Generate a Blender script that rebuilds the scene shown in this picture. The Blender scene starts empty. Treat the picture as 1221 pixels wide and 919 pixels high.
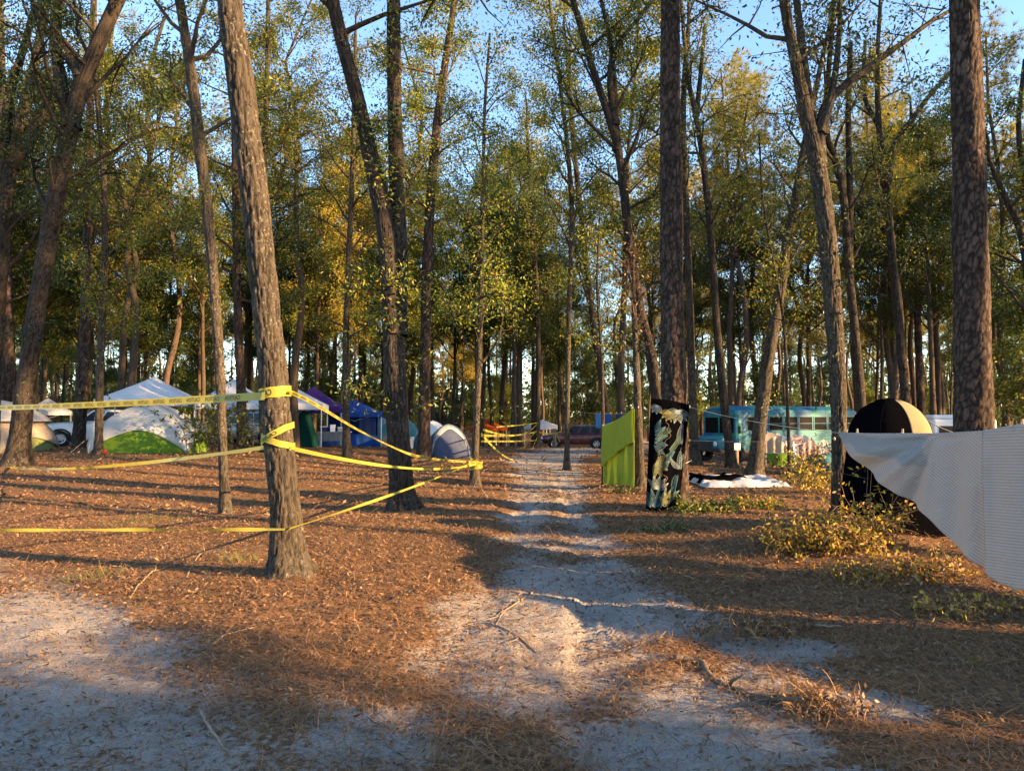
import bpy, math, random
import numpy as np
from mathutils import Vector, Matrix

R = math.radians
rng = np.random.default_rng(11)
random.seed(5)
sc = bpy.context.scene
COL = sc.collection

# ---------------------------------------------------------------- camera
CAM_H, FPX, CX, CY, HZ = 1.6, 870.0, 610.5, 459.5, 497.0
PITCH = math.atan((HZ - CY) / FPX)
cam_d = bpy.data.cameras.new('camera'); cam = bpy.data.objects.new('camera', cam_d); COL.objects.link(cam)
cam.location = (0, 0, CAM_H); cam.rotation_euler = (math.pi / 2 + PITCH, 0, 0)
cam_d.sensor_width = 36; cam_d.sensor_fit = 'HORIZONTAL'; cam_d.lens = 36 * FPX / 1221
cam_d.clip_start = 0.05; cam_d.clip_end = 2000
sc.camera = cam

# ---------------------------------------------------------------- sky, sun, exposure
SUN_EL = 16.0
SHADOW_AZ = 68.0                       # shadows run this many degrees left of straight ahead
sun_h = np.array([math.sin(R(SHADOW_AZ)), -math.cos(R(SHADOW_AZ))])          # horizontal direction to the sun
to_sun = Vector((sun_h[0] * math.cos(R(SUN_EL)), sun_h[1] * math.cos(R(SUN_EL)), math.sin(R(SUN_EL))))
world = bpy.data.worlds.new('World'); sc.world = world; world.use_nodes = True
wn = world.node_tree.nodes; wl = world.node_tree.links; wn.clear()
sky = wn.new('ShaderNodeTexSky'); sky.sky_type = 'NISHITA'; sky.sun_disc = False
sky.sun_elevation = R(SUN_EL); sky.sun_rotation = math.atan2(to_sun.x, to_sun.y)
sky.air_density = 1.0; sky.dust_density = 0.3; sky.ozone_density = 2.6
bg = wn.new('ShaderNodeBackground'); bg.inputs['Strength'].default_value = 0.105
wo = wn.new('ShaderNodeOutputWorld')
wl.new(sky.outputs[0], bg.inputs[0]); wl.new(bg.outputs[0], wo.inputs[0])
sun_d = bpy.data.lights.new('sun', 'SUN'); sun_d.energy = 5.0; sun_d.angle = R(0.5); sun_d.color = (1.0, 0.62, 0.28)
sun = bpy.data.objects.new('sun', sun_d); COL.objects.link(sun)
sun.rotation_euler = (-to_sun).to_track_quat('-Z', 'Y').to_euler(); sun.location = (20, -15, 12)
sc.view_settings.view_transform = 'Standard'; sc.view_settings.look = 'None'
sc.view_settings.exposure = 2.35; sc.view_settings.gamma = 1.0
sc.render.engine = 'CYCLES'
sc.cycles.max_bounces = 7; sc.cycles.diffuse_bounces = 4; sc.cycles.transmission_bounces = 4; sc.cycles.transparent_max_bounces = 6
sc.cycles.use_denoising = True; sc.cycles.denoiser = 'OPENIMAGEDENOISE'
sc.cycles.caustics_reflective = False; sc.cycles.caustics_refractive = False

# ---------------------------------------------------------------- noise (numpy)
def hsh(i, j, k, s=0):
    v = (i.astype(np.int64) * 374761393 + j.astype(np.int64) * 668265263 + k.astype(np.int64) * 2147483647 + s * 1274126177) & 0xFFFFFFFF
    v = ((v ^ (v >> 13)) * 1274126177) & 0xFFFFFFFF
    v = ((v ^ (v >> 16)) * 2246822519) & 0xFFFFFFFF
    return ((v ^ (v >> 15)) & 0xFFFFFF) / float(0xFFFFFF)
def vnoise(x, y, z=None, s=0):
    x = np.asarray(x, float); y = np.asarray(y, float)
    z = np.zeros_like(x) if z is None else np.asarray(z, float)
    i, j, k = np.floor(x), np.floor(y), np.floor(z)
    f, g, h = x - i, y - j, z - k
    f, g, h = f * f * (3 - 2 * f), g * g * (3 - 2 * g), h * h * (3 - 2 * h)
    r = 0
    for a in (0, 1):
        for b in (0, 1):
            for c in (0, 1):
                r = r + hsh(i + a, j + b, k + c, s) * (f if a else 1 - f) * (g if b else 1 - g) * (h if c else 1 - h)
    return r
def fbm(x, y, z=None, o=4, s=0):
    r, a, t = 0, 1.0, 0
    for q in range(o):
        r = r + a * vnoise(x * 2 ** q, y * 2 ** q, None if z is None else z * 2 ** q, s + q); t += a; a *= .5
    return r / t
def cell3(x, y, z, s=0):
    i, j, k = np.floor(x), np.floor(y), np.floor(z)
    d1 = np.full(x.shape, 9.0); d2 = d1.copy(); idv = np.zeros(x.shape)
    for a in (-1, 0, 1):
        for b in (-1, 0, 1):
            for c in (-1, 0, 1):
                I, J, K = i + a, j + b, k + c
                d = np.sqrt((I + hsh(I, J, K, s) - x) ** 2 + (J + hsh(I, J, K, s + 1) - y) ** 2 + (K + hsh(I, J, K, s + 2) - z) ** 2)
                n = d < d1
                d2 = np.where(n, d1, np.minimum(d2, d)); idv = np.where(n, hsh(I, J, K, s + 3), idv); d1 = np.where(n, d, d1)
    return d1, d2, idv
def sstep(a, b, x):
    t = np.clip((x - a) / (b - a), 0, 1); return t * t * (3 - 2 * t)

# ---------------------------------------------------------------- terrain
def bump(x, y, cx, cy, rx, ry, h): return h * np.exp(-((x - cx) / rx) ** 2 - ((y - cy) / ry) ** 2)
def terr(x, y):
    x = np.asarray(x, float); y = np.asarray(y, float)
    z = .28 * sstep(-3, -11, x) * sstep(14, 24, y) * (1 - sstep(38, 60, y))
    z = z - .85 * sstep(28, 68, y) - .35 * sstep(4, 10, x) * sstep(18, 30, y) * (1 - sstep(45, 75, y))
    z = z + bump(x, y, 4.0, 9.0, 1.3, 1.4, .16) + bump(x, y, -2.2, 7.3, 1.3, 1.2, .06) + bump(x, y, 4.5, 6.2, 1.2, 1.4, .1)
    z = z + (fbm(x * .22, y * .22, o=2, s=3) - .5) * .22 * sstep(5, 12, np.hypot(x, y))
    return z
def P(px, py, Y):
    d = np.array([(px - CX) / FPX, math.cos(PITCH) - math.sin(PITCH) * (CY - py) / FPX, math.sin(PITCH) + math.cos(PITCH) * (CY - py) / FPX])
    t = Y / d[1]
    return Vector((d[0] * t, Y, CAM_H + d[2] * t))
def G(px, py):
    Y = 10.0
    for q in range(40):
        p = P(px, py, Y)
        dz = (p.z - CAM_H) / Y
        if dz > -1e-4: return P(px, py, 60)
        Y = .5 * Y + .5 * (float(terr(p.x, Y)) - CAM_H) / dz
        Y = min(max(Y, 1.), 90.)
    p = P(px, py, Y); p.z = float(terr(p.x, p.y)); return p
def gz(x, y): return float(terr(x, y))

# ---------------------------------------------------------------- mesh helpers
def mesh_np(name, V, F, mat, smooth=False, uv=None, attrs=None):
    V = np.asarray(V, np.float32); F = np.asarray(F, np.int32)
    me = bpy.data.meshes.new(name)
    n, k = F.shape
    me.vertices.add(len(V)); me.vertices.foreach_set('co', V.ravel())
    me.loops.add(n * k); me.loops.foreach_set('vertex_index', F.ravel())
    me.polygons.add(n); me.polygons.foreach_set('loop_start', np.arange(0, n * k, k, dtype=np.int32))
    if smooth: me.polygons.foreach_set('use_smooth', np.ones(n, dtype=bool))
    if uv is not None:
        l = me.uv_layers.new(name='UVMap'); l.data.foreach_set('uv', np.asarray(uv, np.float32)[F.ravel()].ravel())
    for an, av in (attrs or {}).items():
        a = me.attributes.new(an, 'FLOAT', 'POINT'); a.data.foreach_set('value', np.asarray(av, np.float32))
    me.update(calc_edges=True)
    if isinstance(mat, (list, tuple)):
        for m in mat: me.materials.append(m)
    else: me.materials.append(mat)
    return me
def link(name, me, parent=None, loc=None, rz=None):
    o = bpy.data.objects.new(name, me); COL.objects.link(o)
    if parent is not None: o.parent = parent
    if loc is not None: o.location = loc
    if rz is not None: o.rotation_euler = (0, 0, rz)
    return o
def thing(name, label, cat, loc=(0, 0, 0), rz=0, group=None, me=None):
    o = bpy.data.objects.new(name, me); COL.objects.link(o)
    o.location = loc; o.rotation_euler = (0, 0, rz); o['label'] = label; o['category'] = cat
    if group: o['group'] = group
    return o
class MB:
    def __init__(s): s.v = []; s.f = []; s.uv = []
    def add(s, v, f):
        b = len(s.v); s.v += [tuple(p) for p in v]; s.f += [tuple(i + b for i in q) for q in f]; return s
    def box(s, x0, x1, y0, y1, z0, z1, M=None):
        v = [Vector((x, y, z)) for z in (z0, z1) for y in (y0, y1) for x in (x0, x1)]
        if M is not None: v = [M @ p for p in v]
        return s.add(v, [(0, 2, 3, 1), (4, 5, 7, 6), (0, 1, 5, 4), (2, 6, 7, 3), (0, 4, 6, 2), (1, 3, 7, 5)])
    def tube(s, pts, rad, n=8, cap=True):
        V, F = tube_np(pts, rad, n); s.add(V, [tuple(map(int, q)) for q in F])
        if cap:
            b = len(s.v) - len(V); s.f.append(tuple(b + i for i in range(n))[::-1]); s.f.append(tuple(len(s.v) - n + i for i in range(n)))
        return s
    def grid(s, fn, nu, nv, close=False):
        v = [fn(i / nu, j / nv) for j in range(nv + 1) for i in range(nu + (0 if close else 1))]
        w = nu + (0 if close else 1)
        f = [(j * w + i, j * w + (i + 1) % w, (j + 1) * w + (i + 1) % w, (j + 1) * w + i) for j in range(nv) for i in range(nu)]
        return s.add(v, f)
    def lathe(s, prof, n=20, M=None):
        v = [Vector((r * math.cos(2 * math.pi * i / n), r * math.sin(2 * math.pi * i / n), z)) for r, z in prof for i in range(n)]
        if M is not None: v = [M @ p for p in v]
        return s.add(v, [(j * n + i, j * n + (i + 1) % n, (j + 1) * n + (i + 1) % n, (j + 1) * n + i) for j in range(len(prof) - 1) for i in range(n)])
    def mesh(s, name, mat, smooth=False):
        me = bpy.data.meshes.new(name); me.from_pydata(s.v, [], s.f)
        if smooth: me.polygons.foreach_set('use_smooth', [True] * len(me.polygons))
        me.materials.append(mat); me.update(); return me
    def build(s, name, mat, parent=None, smooth=False, loc=None, rz=None, bevel=0):
        o = link(name, s.mesh(name, mat, smooth), parent, loc, rz)
        if bevel:
            m = o.modifiers.new('bevel', 'BEVEL'); m.width = bevel; m.segments = 2; m.limit_method = 'ANGLE'
        return o
def solid(o, th, off=0.0):
    m = o.modifiers.new('solid', 'SOLIDIFY'); m.thickness = th; m.offset = off; return o
def tube_np(pts, rad, n=8):
    p = np.asarray(pts, float); k = len(p); rad = np.broadcast_to(np.asarray(rad, float), (k,))
    t = np.gradient(p, axis=0); t /= np.linalg.norm(t, axis=1)[:, None] + 1e-9
    ref = np.array([1., 0, 0]) if abs(t[:, 0]).max() < .9 else np.array([0, 0, 1.]) if abs(t[:, 2]).max() < .9 else np.array([.3, .9, .3])
    u = np.cross(np.cross(t, ref), t); u /= np.linalg.norm(u, axis=1)[:, None] + 1e-9
    w = np.cross(t, u)
    a = np.arange(n) / n * 2 * math.pi
    V = p[:, None] + rad[:, None, None] * (np.cos(a)[None, :, None] * u[:, None] + np.sin(a)[None, :, None] * w[:, None])
    j, i = np.meshgrid(np.arange(k - 1), np.arange(n), indexing='ij')
    F = np.stack([j * n + i, j * n + (i + 1) % n, (j + 1) * n + (i + 1) % n, (j + 1) * n + i], -1).reshape(-1, 4)
    return V.reshape(-1, 3), F
def cat(parts):
    Vs, Fs, b = [], [], 0
    for V, F in parts: Vs.append(V); Fs.append(F + b); b += len(V)
    return np.concatenate(Vs), np.concatenate(Fs)
def spline(pts, n):
    p = np.asarray(pts, float); k = len(p)
    if k == 2: return p[0] + (p[1] - p[0]) * np.linspace(0, 1, n)[:, None]
    m = np.gradient(p, axis=0); t = np.linspace(0, k - 1, n); i = np.minimum(t.astype(int), k - 2); f = (t - i)[:, None]
    h0, h1, h2, h3 = 2*f**3 - 3*f**2 + 1, f**3 - 2*f**2 + f, -2*f**3 + 3*f**2, f**3 - f**2
    return h0 * p[i] + h1 * m[i] + h2 * p[i + 1] + h3 * m[i + 1]
def nrm(a): return a / (np.linalg.norm(a, axis=-1, keepdims=True) + 1e-9)
def leaves(Pt, D, L, W, r):
    """diamond leaves, one quad each"""
    n = len(Pt); D = nrm(D)
    S = nrm(np.cross(D, np.array([0, 0, 1.]) + r.normal(0, 1.1, (n, 3))))
    L = np.broadcast_to(L, (n,))[:, None]; W = np.broadcast_to(W, (n,))[:, None]
    U = np.cross(S, D)
    V = np.stack([Pt, Pt + D * L * .45 + S * W * .5, Pt + D * L - U * L * .12, Pt + D * L * .45 - S * W * .5], 1).reshape(-1, 3)
    return V, np.arange(4 * n).reshape(n, 4)
def blades(Pt, D, L, W, r):
    n = len(Pt); D = nrm(D); S = nrm(np.cross(D, r.normal(0, 1, (n, 3))))
    V = np.stack([Pt - S * W, Pt + S * W, Pt + D * np.broadcast_to(L, (n,))[:, None]], 1).reshape(-1, 3)
    return V, np.arange(3 * n).reshape(n, 3)

# ---------------------------------------------------------------- materials
class NT:
    def __init__(s, name):
        s.m = bpy.data.materials.new(name); s.m.use_nodes = True; s.t = s.m.node_tree; s.n = s.t.nodes; s.l = s.t.links
        s.b = s.n['Principled BSDF']; s.out = s.n['Material Output']
    def new(s, ty, **kw):
        n = s.n.new(ty)
        for k, v in kw.items():
            if k in n.inputs: n.inputs[k].default_value = v
            else: setattr(n, k, v)
        return n
    def ramp(s, src, stops, interp='LINEAR'):
        r = s.new('ShaderNodeValToRGB'); r.color_ramp.interpolation = interp
        e = r.color_ramp.elements
        while len(e) < len(stops): e.new(.5)
        for q, (p, c) in zip(e, stops): q.position = p; q.color = (*c, 1) if len(c) == 3 else c
        s.l.new(src, r.inputs[0]); return r.outputs[0]
    def coord(s, scale=(1, 1, 1), out='Object'):
        t = s.new('ShaderNodeTexCoord'); m = s.new('ShaderNodeMapping'); m.inputs['Scale'].default_value = scale
        s.l.new(t.outputs[out], m.inputs[0]); return m.outputs[0]
    def noise(s, vec, sc_=5, det=4, rough=.55):
        n = s.new('ShaderNodeTexNoise'); n.inputs['Scale'].default_value = sc_; n.inputs['Detail'].default_value = det; n.inputs['Roughness'].default_value = rough
        if vec is not None: s.l.new(vec, n.inputs['Vector'])
        return n.outputs['Fac']
    def mix(s, f, a, b, bt='MIX'):
        m = s.new('ShaderNodeMix'); m.data_type = 'RGBA'; m.blend_type = bt
        for src, i in ((f, 0), (a, 6), (b, 7)):
            if hasattr(src, 'is_output'): s.l.new(src, m.inputs[i])
            elif i == 0: m.inputs[0].default_value = src
            else: m.inputs[i].default_value = (*src, 1)
        return m.outputs[2]
    def math(s, op, a, b=0.):
        m = s.new('ShaderNodeMath'); m.operation = op
        for src, i in ((a, 0), (b, 1)):
            if hasattr(src, 'is_output'): s.l.new(src, m.inputs[i])
            else: m.inputs[i].default_value = src
        return m.outputs[0]
    def col(s, c):
        if hasattr(c, 'is_output'): s.l.new(c, s.b.inputs['Base Color'])
        else: s.b.inputs['Base Color'].default_value = (*c, 1)
    def bump(s, h, st=.5, d=.02):
        b = s.new('ShaderNodeBump'); b.inputs['Strength'].default_value = st; b.inputs['Distance'].default_value = d
        s.l.new(h, b.inputs['Height']); s.l.new(b.outputs[0], s.b.inputs['Normal'])
    def set(s, rough=.8, spec=.3, metal=0):
        s.b.inputs['Roughness'].default_value = rough; s.b.inputs['Specular IOR Level'].default_value = spec; s.b.inputs['Metallic'].default_value = metal
    def translucent(s, colour, fac):
        t = s.new('ShaderNodeBsdfTranslucent'); x = s.new('ShaderNodeMixShader'); x.inputs[0].default_value = fac
        if hasattr(colour, 'is_output'): s.l.new(colour, t.inputs[0])
        else: t.inputs[0].default_value = (*colour, 1)
        s.l.new(s.b.outputs[0], x.inputs[1]); s.l.new(t.outputs[0], x.inputs[2]); s.l.new(x.outputs[0], s.out.inputs[0])
def mat_plain(name, c, rough=.7, spec=.3, metal=0, var=.18, scale=6, bump=0.0):
    t = NT(name); n = t.noise(t.coord(), scale, 5)
    t.col(t.ramp(n, [(.25, tuple(x * (1 - var) for x in c)), (.75, tuple(min(1, x * (1 + var)) for x in c))]))
    t.set(rough, spec, metal)
    if bump: t.bump(t.noise(t.coord(), scale * 8, 4), bump, .01)
    return t.m
def mat_fabric(name, c, tr=.25, var=.1, rough=.85, bump=.25):
    t = NT(name); n = t.noise(t.coord(), 2.2, 5)
    cc = t.ramp(n, [(.25, tuple(x * (1 - var) for x in c)), (.75, tuple(min(1, x * (1 + var)) for x in c))])
    t.col(cc); t.set(rough, .2 if max(c) > .05 else .02)
    t.b.inputs['IOR'].default_value = 1.5 if max(c) > .05 else 1.04
    t.bump(t.noise(t.coord(), 7, 4, .6), bump, .05); t.translucent(cc, tr); return t.m
def mat_leaf(name, stops, tr=.35, rough=.5, tint=None):
    t = NT(name); g = t.new('ShaderNodeNewGeometry'); o = t.new('ShaderNodeObjectInfo')
    c = t.ramp(g.outputs['Random Per Island'], stops)
    cl = t.noise(t.coord(), .55, 3)
    c = t.mix(t.ramp(cl, [(.3, (0, 0, 0)), (.7, (1, 1, 1))]), c, tint or (.11, .12, .03), 'MIX') if tint else c
    v = t.new('ShaderNodeHueSaturation'); t.l.new(c, v.inputs['Color'])
    t.l.new(t.math('MULTIPLY_ADD', o.outputs['Random'], .65), v.inputs['Value'])
    v.inputs['Value'].default_value = 1
    mm = [q for q in t.n if q.type == 'MATH'][-1]; mm.inputs[2].default_value = .7
    t.col(v.outputs[0]); t.set(rough, .35); t.translucent(t.mix(1.0, v.outputs[0], (1.7, 1.6, .8), 'MULTIPLY') if tr > .2 else v.outputs[0], tr); return t.m
def mat_bark(name, dark, light, lichen=None, zs=.25, sc_=18, lic=.62, bump=.7, dist=.02, crev=False):
    t = NT(name); v = t.coord((1, 1, zs))
    n1 = t.noise(v, sc_, 6, .65); n2 = t.noise(t.coord(), 2.3, 4); n3 = t.noise(t.coord((1, 1, .35)), 7, 4, .6)
    c = t.ramp(n1, [(.3, dark), (.52, tuple((a + b) / 2 for a, b in zip(dark, light))), (.72, light)])
    c = t.mix(t.math('MULTIPLY', n2, .5), c, tuple(x * 1.2 for x in light))
    c = t.mix(t.ramp(n3, [(.35, (.45, .45, .45)), (.6, (0, 0, 0))]), c, dark)
    if crev:
        a = t.new('ShaderNodeAttribute'); a.attribute_name = 'plate'
        f = t.math('ADD', a.outputs['Fac'], t.math('MULTIPLY', t.math('SUBTRACT', n1, .5), .5))
        c = t.mix(t.ramp(f, [(.15, (.95, .95, .95)), (.65, (0, 0, 0))]), c, tuple(x * .9 for x in dark))
    if lichen:
        f = t.ramp(t.noise(t.coord((1, 1, .8)), 24, 5, .7), [(lic - .02, (0, 0, 0)), (lic + .06, (1, 1, 1))])
        g = t.ramp(t.noise(t.coord(), 1.4, 3), [(.42, (0, 0, 0)), (.6, (1, 1, 1))])
        c = t.mix(t.math('MULTIPLY', f, g), c, lichen)
    t.col(c); t.set(.9, .15); t.bump(n1, bump, dist); return t.m

M = {}
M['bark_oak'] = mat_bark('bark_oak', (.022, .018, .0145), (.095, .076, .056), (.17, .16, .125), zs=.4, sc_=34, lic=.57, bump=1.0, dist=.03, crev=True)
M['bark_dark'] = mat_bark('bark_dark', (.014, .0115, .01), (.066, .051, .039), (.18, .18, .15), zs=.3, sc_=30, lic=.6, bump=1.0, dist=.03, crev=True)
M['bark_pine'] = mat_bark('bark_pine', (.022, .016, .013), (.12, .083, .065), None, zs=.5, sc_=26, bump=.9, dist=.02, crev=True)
M['bark_far'] = mat_bark('bark_far', (.024, .019, .015), (.095, .07, .05), None, zs=.2, sc_=9, bump=.4, dist=.05)
M['twig'] = mat_plain('twig', (.12, .085, .055), .9, .1, var=.4, scale=9)
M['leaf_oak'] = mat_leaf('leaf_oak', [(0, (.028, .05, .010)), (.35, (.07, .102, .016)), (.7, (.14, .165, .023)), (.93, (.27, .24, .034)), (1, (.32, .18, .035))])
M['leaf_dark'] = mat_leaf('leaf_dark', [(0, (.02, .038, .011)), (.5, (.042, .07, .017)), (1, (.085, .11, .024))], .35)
M['leaf_yellow'] = mat_leaf('leaf_yellow', [(0, (.10, .11, .022)), (.5, (.25, .21, .035)), (1, (.42, .29, .06))], .4)
M['leaf_gold'] = mat_leaf('leaf_gold', [(0, (.16, .14, .03)), (.5, (.36, .27, .045)), (1, (.55, .38, .08))], .45)
M['leaf_rust'] = mat_leaf('leaf_rust', [(0, (.05, .024, .012)), (.6, (.11, .055, .025)), (1, (.17, .10, .04))], .3)
M['needle'] = mat_leaf('needle', [(0, (.10, .11, .02)), (.5, (.2, .19, .032)), (1, (.32, .26, .05))], .3)
M['grass'] = mat_leaf('grass', [(0, (.08, .11, .025)), (.6, (.16, .17, .04)), (1, (.3, .24, .09))], .35)
M['litter'] = mat_leaf('litter', [(0, (.06, .037, .024)), (.4, (.14, .08, .046)), (.85, (.215, .13, .072)), (1, (.29, .19, .11))], .12, .75)
M['straw'] = mat_leaf('straw', [(0, (.10, .048, .02)), (.5, (.23, .115, .045)), (1, (.40, .23, .1))], .1, .7)
M['tape'] = mat_fabric('tape', (.42, .37, .06), .4, .12, .45, .2)
M['ink'] = mat_plain('ink', (.012, .012, .01), .6)
M['white_cloth'] = mat_fabric('white_cloth', (.76, .77, .80), .22, .05)
M['fly_white'] = mat_fabric('fly_white', (.52, .51, .47), .2, .08)
M['lime'] = mat_fabric('lime', (.13, .23, .02), .2, .1)
M['sheet_lime'] = mat_fabric('sheet_lime', (.36, .42, .05), .4, .08)
M['olive'] = mat_fabric('olive', (.22, .25, .09), .15, .1)
M['tan'] = mat_fabric('tan', (.45, .36, .28), .2, .08)
M['deep_green'] = mat_fabric('deep_green', (.006, .03, .026), .05)
M['blue'] = mat_fabric('blue', (.015, .07, .3), .2)
M['sky_blue'] = mat_fabric('sky_blue', (.06, .18, .42), .2)
M['navy'] = mat_fabric('navy', (.02, .035, .12), .1)
M['purple'] = mat_fabric('purple', (.08, .03, .17), .2)
M['orange'] = mat_fabric('orange', (.75, .12, .02), .25)
M['grey_cloth'] = mat_fabric('grey_cloth', (.16, .17, .2), .1)
M['grey_blue'] = mat_fabric('grey_blue', (.07, .085, .14), .1)
M['teal_cloth'] = mat_fabric('teal_cloth', (.06, .2, .24), .15)
M['black_cloth'] = mat_fabric('black_cloth', (.0022, .0022, .003), .01)
M['tent_yellow'] = mat_fabric('tent_yellow', (.34, .29, .16), .35)
M['pink_cloth'] = mat_fabric('pink_cloth', (.5, .34, .34), .2, .35)
M['tarp_white'] = mat_fabric('tarp_white', (.42, .44, .48), .1)
M['metal'] = mat_plain('metal', (.55, .56, .58), .4, .5, .6, .05)
M['dark_metal'] = mat_plain('dark_metal', (.05, .05, .055), .45, .5, .5)
M['white_metal'] = mat_plain('white_metal', (.78, .78, .78), .5, .4, 0, .05)
M['rubber'] = mat_plain('rubber', (.02, .02, .02), .85, .2)
M['rim'] = mat_plain('rim', (.5, .5, .52), .35, .5, .8, .05)
M['glass'] = mat_plain('glass', (.012, .015, .018), .08, .5)
M['bus_glass'] = mat_plain('bus_glass', (.006, .006, .006), .6, .06)
M['lamp'] = mat_plain('lamp', (.7, .7, .72), .15, .5)
M['tail'] = mat_plain('tail', (.35, .01, .01), .2, .5)
M['wood'] = mat_bark('wood', (.14, .10, .07), (.32, .24, .17), None, zs=.1, sc_=30, bump=.3)
M['branch_grey'] = mat_bark('branch_grey', (.05, .038, .028), (.16, .125, .095), None, zs=.5, sc_=30, bump=.6)
M['bleached'] = mat_bark('bleached', (.18, .13, .08), (.38, .29, .19), None, zs=.4, sc_=30, bump=.3)
M['rope'] = mat_plain('rope', (.42, .4, .3), .9, .1)
M['paper'] = mat_plain('paper', (.75, .75, .74), .8, .2, 0, .04)
M['plastic_grey'] = mat_plain('plastic_grey', (.25, .26, .28), .5)
def car_paint(name, c, metal=.2):
    t = NT(name); d = t.noise(t.coord(), 3, 5)
    t.col(t.mix(t.ramp(d, [(.45, (0, 0, 0)), (.8, (.35, .35, .35))]), c, (.3, .27, .22))); t.set(.28, .5, metal)
    t.b.inputs['Coat Weight'].default_value = .6; t.b.inputs['Coat Roughness'].default_value = .12; return t.m
M['paint_white'] = car_paint('paint_white', (.74, .74, .74), 0)
M['paint_red'] = car_paint('paint_red', (.10, .006, .014))
M['paint_silver'] = car_paint('paint_silver', (.35, .37, .4), .5)
def bus_paint():
    t = NT('bus_paint'); v = t.coord((.55, .8, 1.6))
    n = t.noise(v, 1.7, 3, .5)
    c = t.ramp(n, [(.30, (.008, .06, .18)), (.45, (.009, .115, .2)), (.56, (.013, .175, .185)), (.68, (.045, .23, .15)), (.78, (.013, .145, .2))])
    z = t.new('ShaderNodeSeparateXYZ'); t.l.new(t.coord(), z.inputs[0])
    d = t.noise(t.coord(), 9, 5, .7)
    c = t.mix(t.ramp(t.math('MULTIPLY', d, .9), [(.45, (0, 0, 0)), (.75, (.5, .5, .5))]), c, (.10, .16, .15))
    t.col(c); t.set(.5, .35); return t.m
M['bus'] = bus_paint()
def stripe_sheet():
    t = NT('stripe_sheet'); u = t.coord((1, 1, 1), 'UV')
    w = t.new('ShaderNodeTexWave'); w.wave_type = 'BANDS'; w.bands_direction = 'Y'; w.inputs['Scale'].default_value = 12; w.inputs['Distortion'].default_value = .25; w.inputs['Detail'].default_value = 1
    t.l.new(u, w.inputs['Vector'])
    c = t.ramp(w.outputs['Fac'], [(.4, (.39, .375, .36)), (.8, (.295, .285, .28))])
    n = t.noise(t.coord(), 3, 4); c = t.mix(t.math('MULTIPLY', n, .25), c, (.37, .355, .34))
    t.col(c); t.set(.9, .15); t.bump(t.noise(u, 6, 6, .65), .55, .06); t.translucent(c, .3); return t.m
M['stripe_sheet'] = stripe_sheet()
def ground_mat():
    t = NT('forest_floor')
    a = t.new('ShaderNodeAttribute'); a.attribute_name = 'sand'
    v = t.coord()
    fine = t.noise(v, 22, 6, .7); mid = t.noise(v, 3.2, 5, .6); sp = t.noise(v, 70, 3, .7)
    st = t.noise(t.coord((1, .35, 1)), 45, 4, .7)
    straw = t.ramp(fine, [(.28, (.05, .028, .016)), (.5, (.16, .082, .038)), (.72, (.32, .175, .082))])
    straw = t.mix(t.ramp(st, [(.5, (0, 0, 0)), (.75, (1, 1, 1))]), straw, (.28, .17, .09))
    straw = t.mix(t.ramp(mid, [(.48, (0, 0, 0)), (.8, (.55, .55, .55))]), straw, (.09, .075, .035))
    sand = t.ramp(sp, [(.25, (.15, .132, .112)), (.5, (.30, .272, .24)), (.75, (.43, .395, .355))])
    sand = t.mix(t.ramp(mid, [(.4, (0, 0, 0)), (.75, (.6, .6, .6))]), sand, (.22, .18, .145))
    f = t.math('ADD', a.outputs['Fac'], t.math('MULTIPLY', t.math('SUBTRACT', fine, .5), 2.0))
    f = t.ramp(f, [(.38, (0, 0, 0)), (.62, (1, 1, 1))])
    t.col(t.mix(f, straw, sand)); t.set(.95, .1)
    t.bump(t.math('ADD', fine, t.math('MULTIPLY', sp, .5)), .75, .03); return t.m
M['ground'] = ground_mat()

# ================================================================ GROUND
def polyd(x, y, pts):
    """distance to a polyline and the width interpolated along it"""
    best = np.full(x.shape, 1e9); wid = np.ones(x.shape); side = np.zeros(x.shape); arc = np.zeros(x.shape); acc = 0.
    for (a, b) in zip(pts[:-1], pts[1:]):
        dx, dy = b[0] - a[0], b[1] - a[1]; L2 = dx * dx + dy * dy; L = math.sqrt(L2)
        t = np.clip(((x - a[0]) * dx + (y - a[1]) * dy) / L2, 0, 1)
        d = np.hypot(x - a[0] - t * dx, y - a[1] - t * dy); m = d < best
        best = np.where(m, d, best); wid = np.where(m, a[2] + t * (b[2] - a[2]), wid)
        sd = ((x - a[0]) * dy - (y - a[1]) * dx) / L; side = np.where(m, sd, side); arc = np.where(m, acc + t * L, arc); acc += L
    return best, wid, side, arc
def gp(px, py, w): p = G(px, py); return (p.x, p.y, w)
PATH = [(-1.6, -3, 1.2), gp(640, 1000, 1.3), gp(630, 919, 1.4), gp(635, 850, 1.55), gp(645, 790, 1.6), gp(648, 735, 1.4), gp(655, 690, 1.0), gp(660, 650, .85),
        gp(660, 610, .9), gp(652, 575, 1.15), gp(645, 556, 1.2), gp(650, 545, 1.8), (3.5, 38, 2.4), (5.5, 47, 3.0), (9, 60, 2.6), (14, 90, 2)]
TRACK = [(-1.5, .5, 1.0), gp(150, 930, .85), gp(110, 830, .75), gp(50, 755, .7), gp(0, 700, .65), (-9, 9.5, .8), (-20, 13, .8)]
CROSS = [(-2, 41, 1.2), (4, 41.5, 1.8), (12, 29, 1.3), (22, 27, 1.4), (40, 24, 1.4)]
SPOTS = [(gp(935, 770, 0), .55, .3, .9), (gp(1040, 840, 0), .3, .22, .75), (gp(900, 880, 0), .4, .3, .85), (gp(680, 560, 0), .5, 2.2, .6), (gp(1010, 915, 0), .3, .12, .6),
         (gp(330, 620, 0), .8, .3, .15), (gp(850, 650, 0), .3, .2, .2)]
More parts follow.
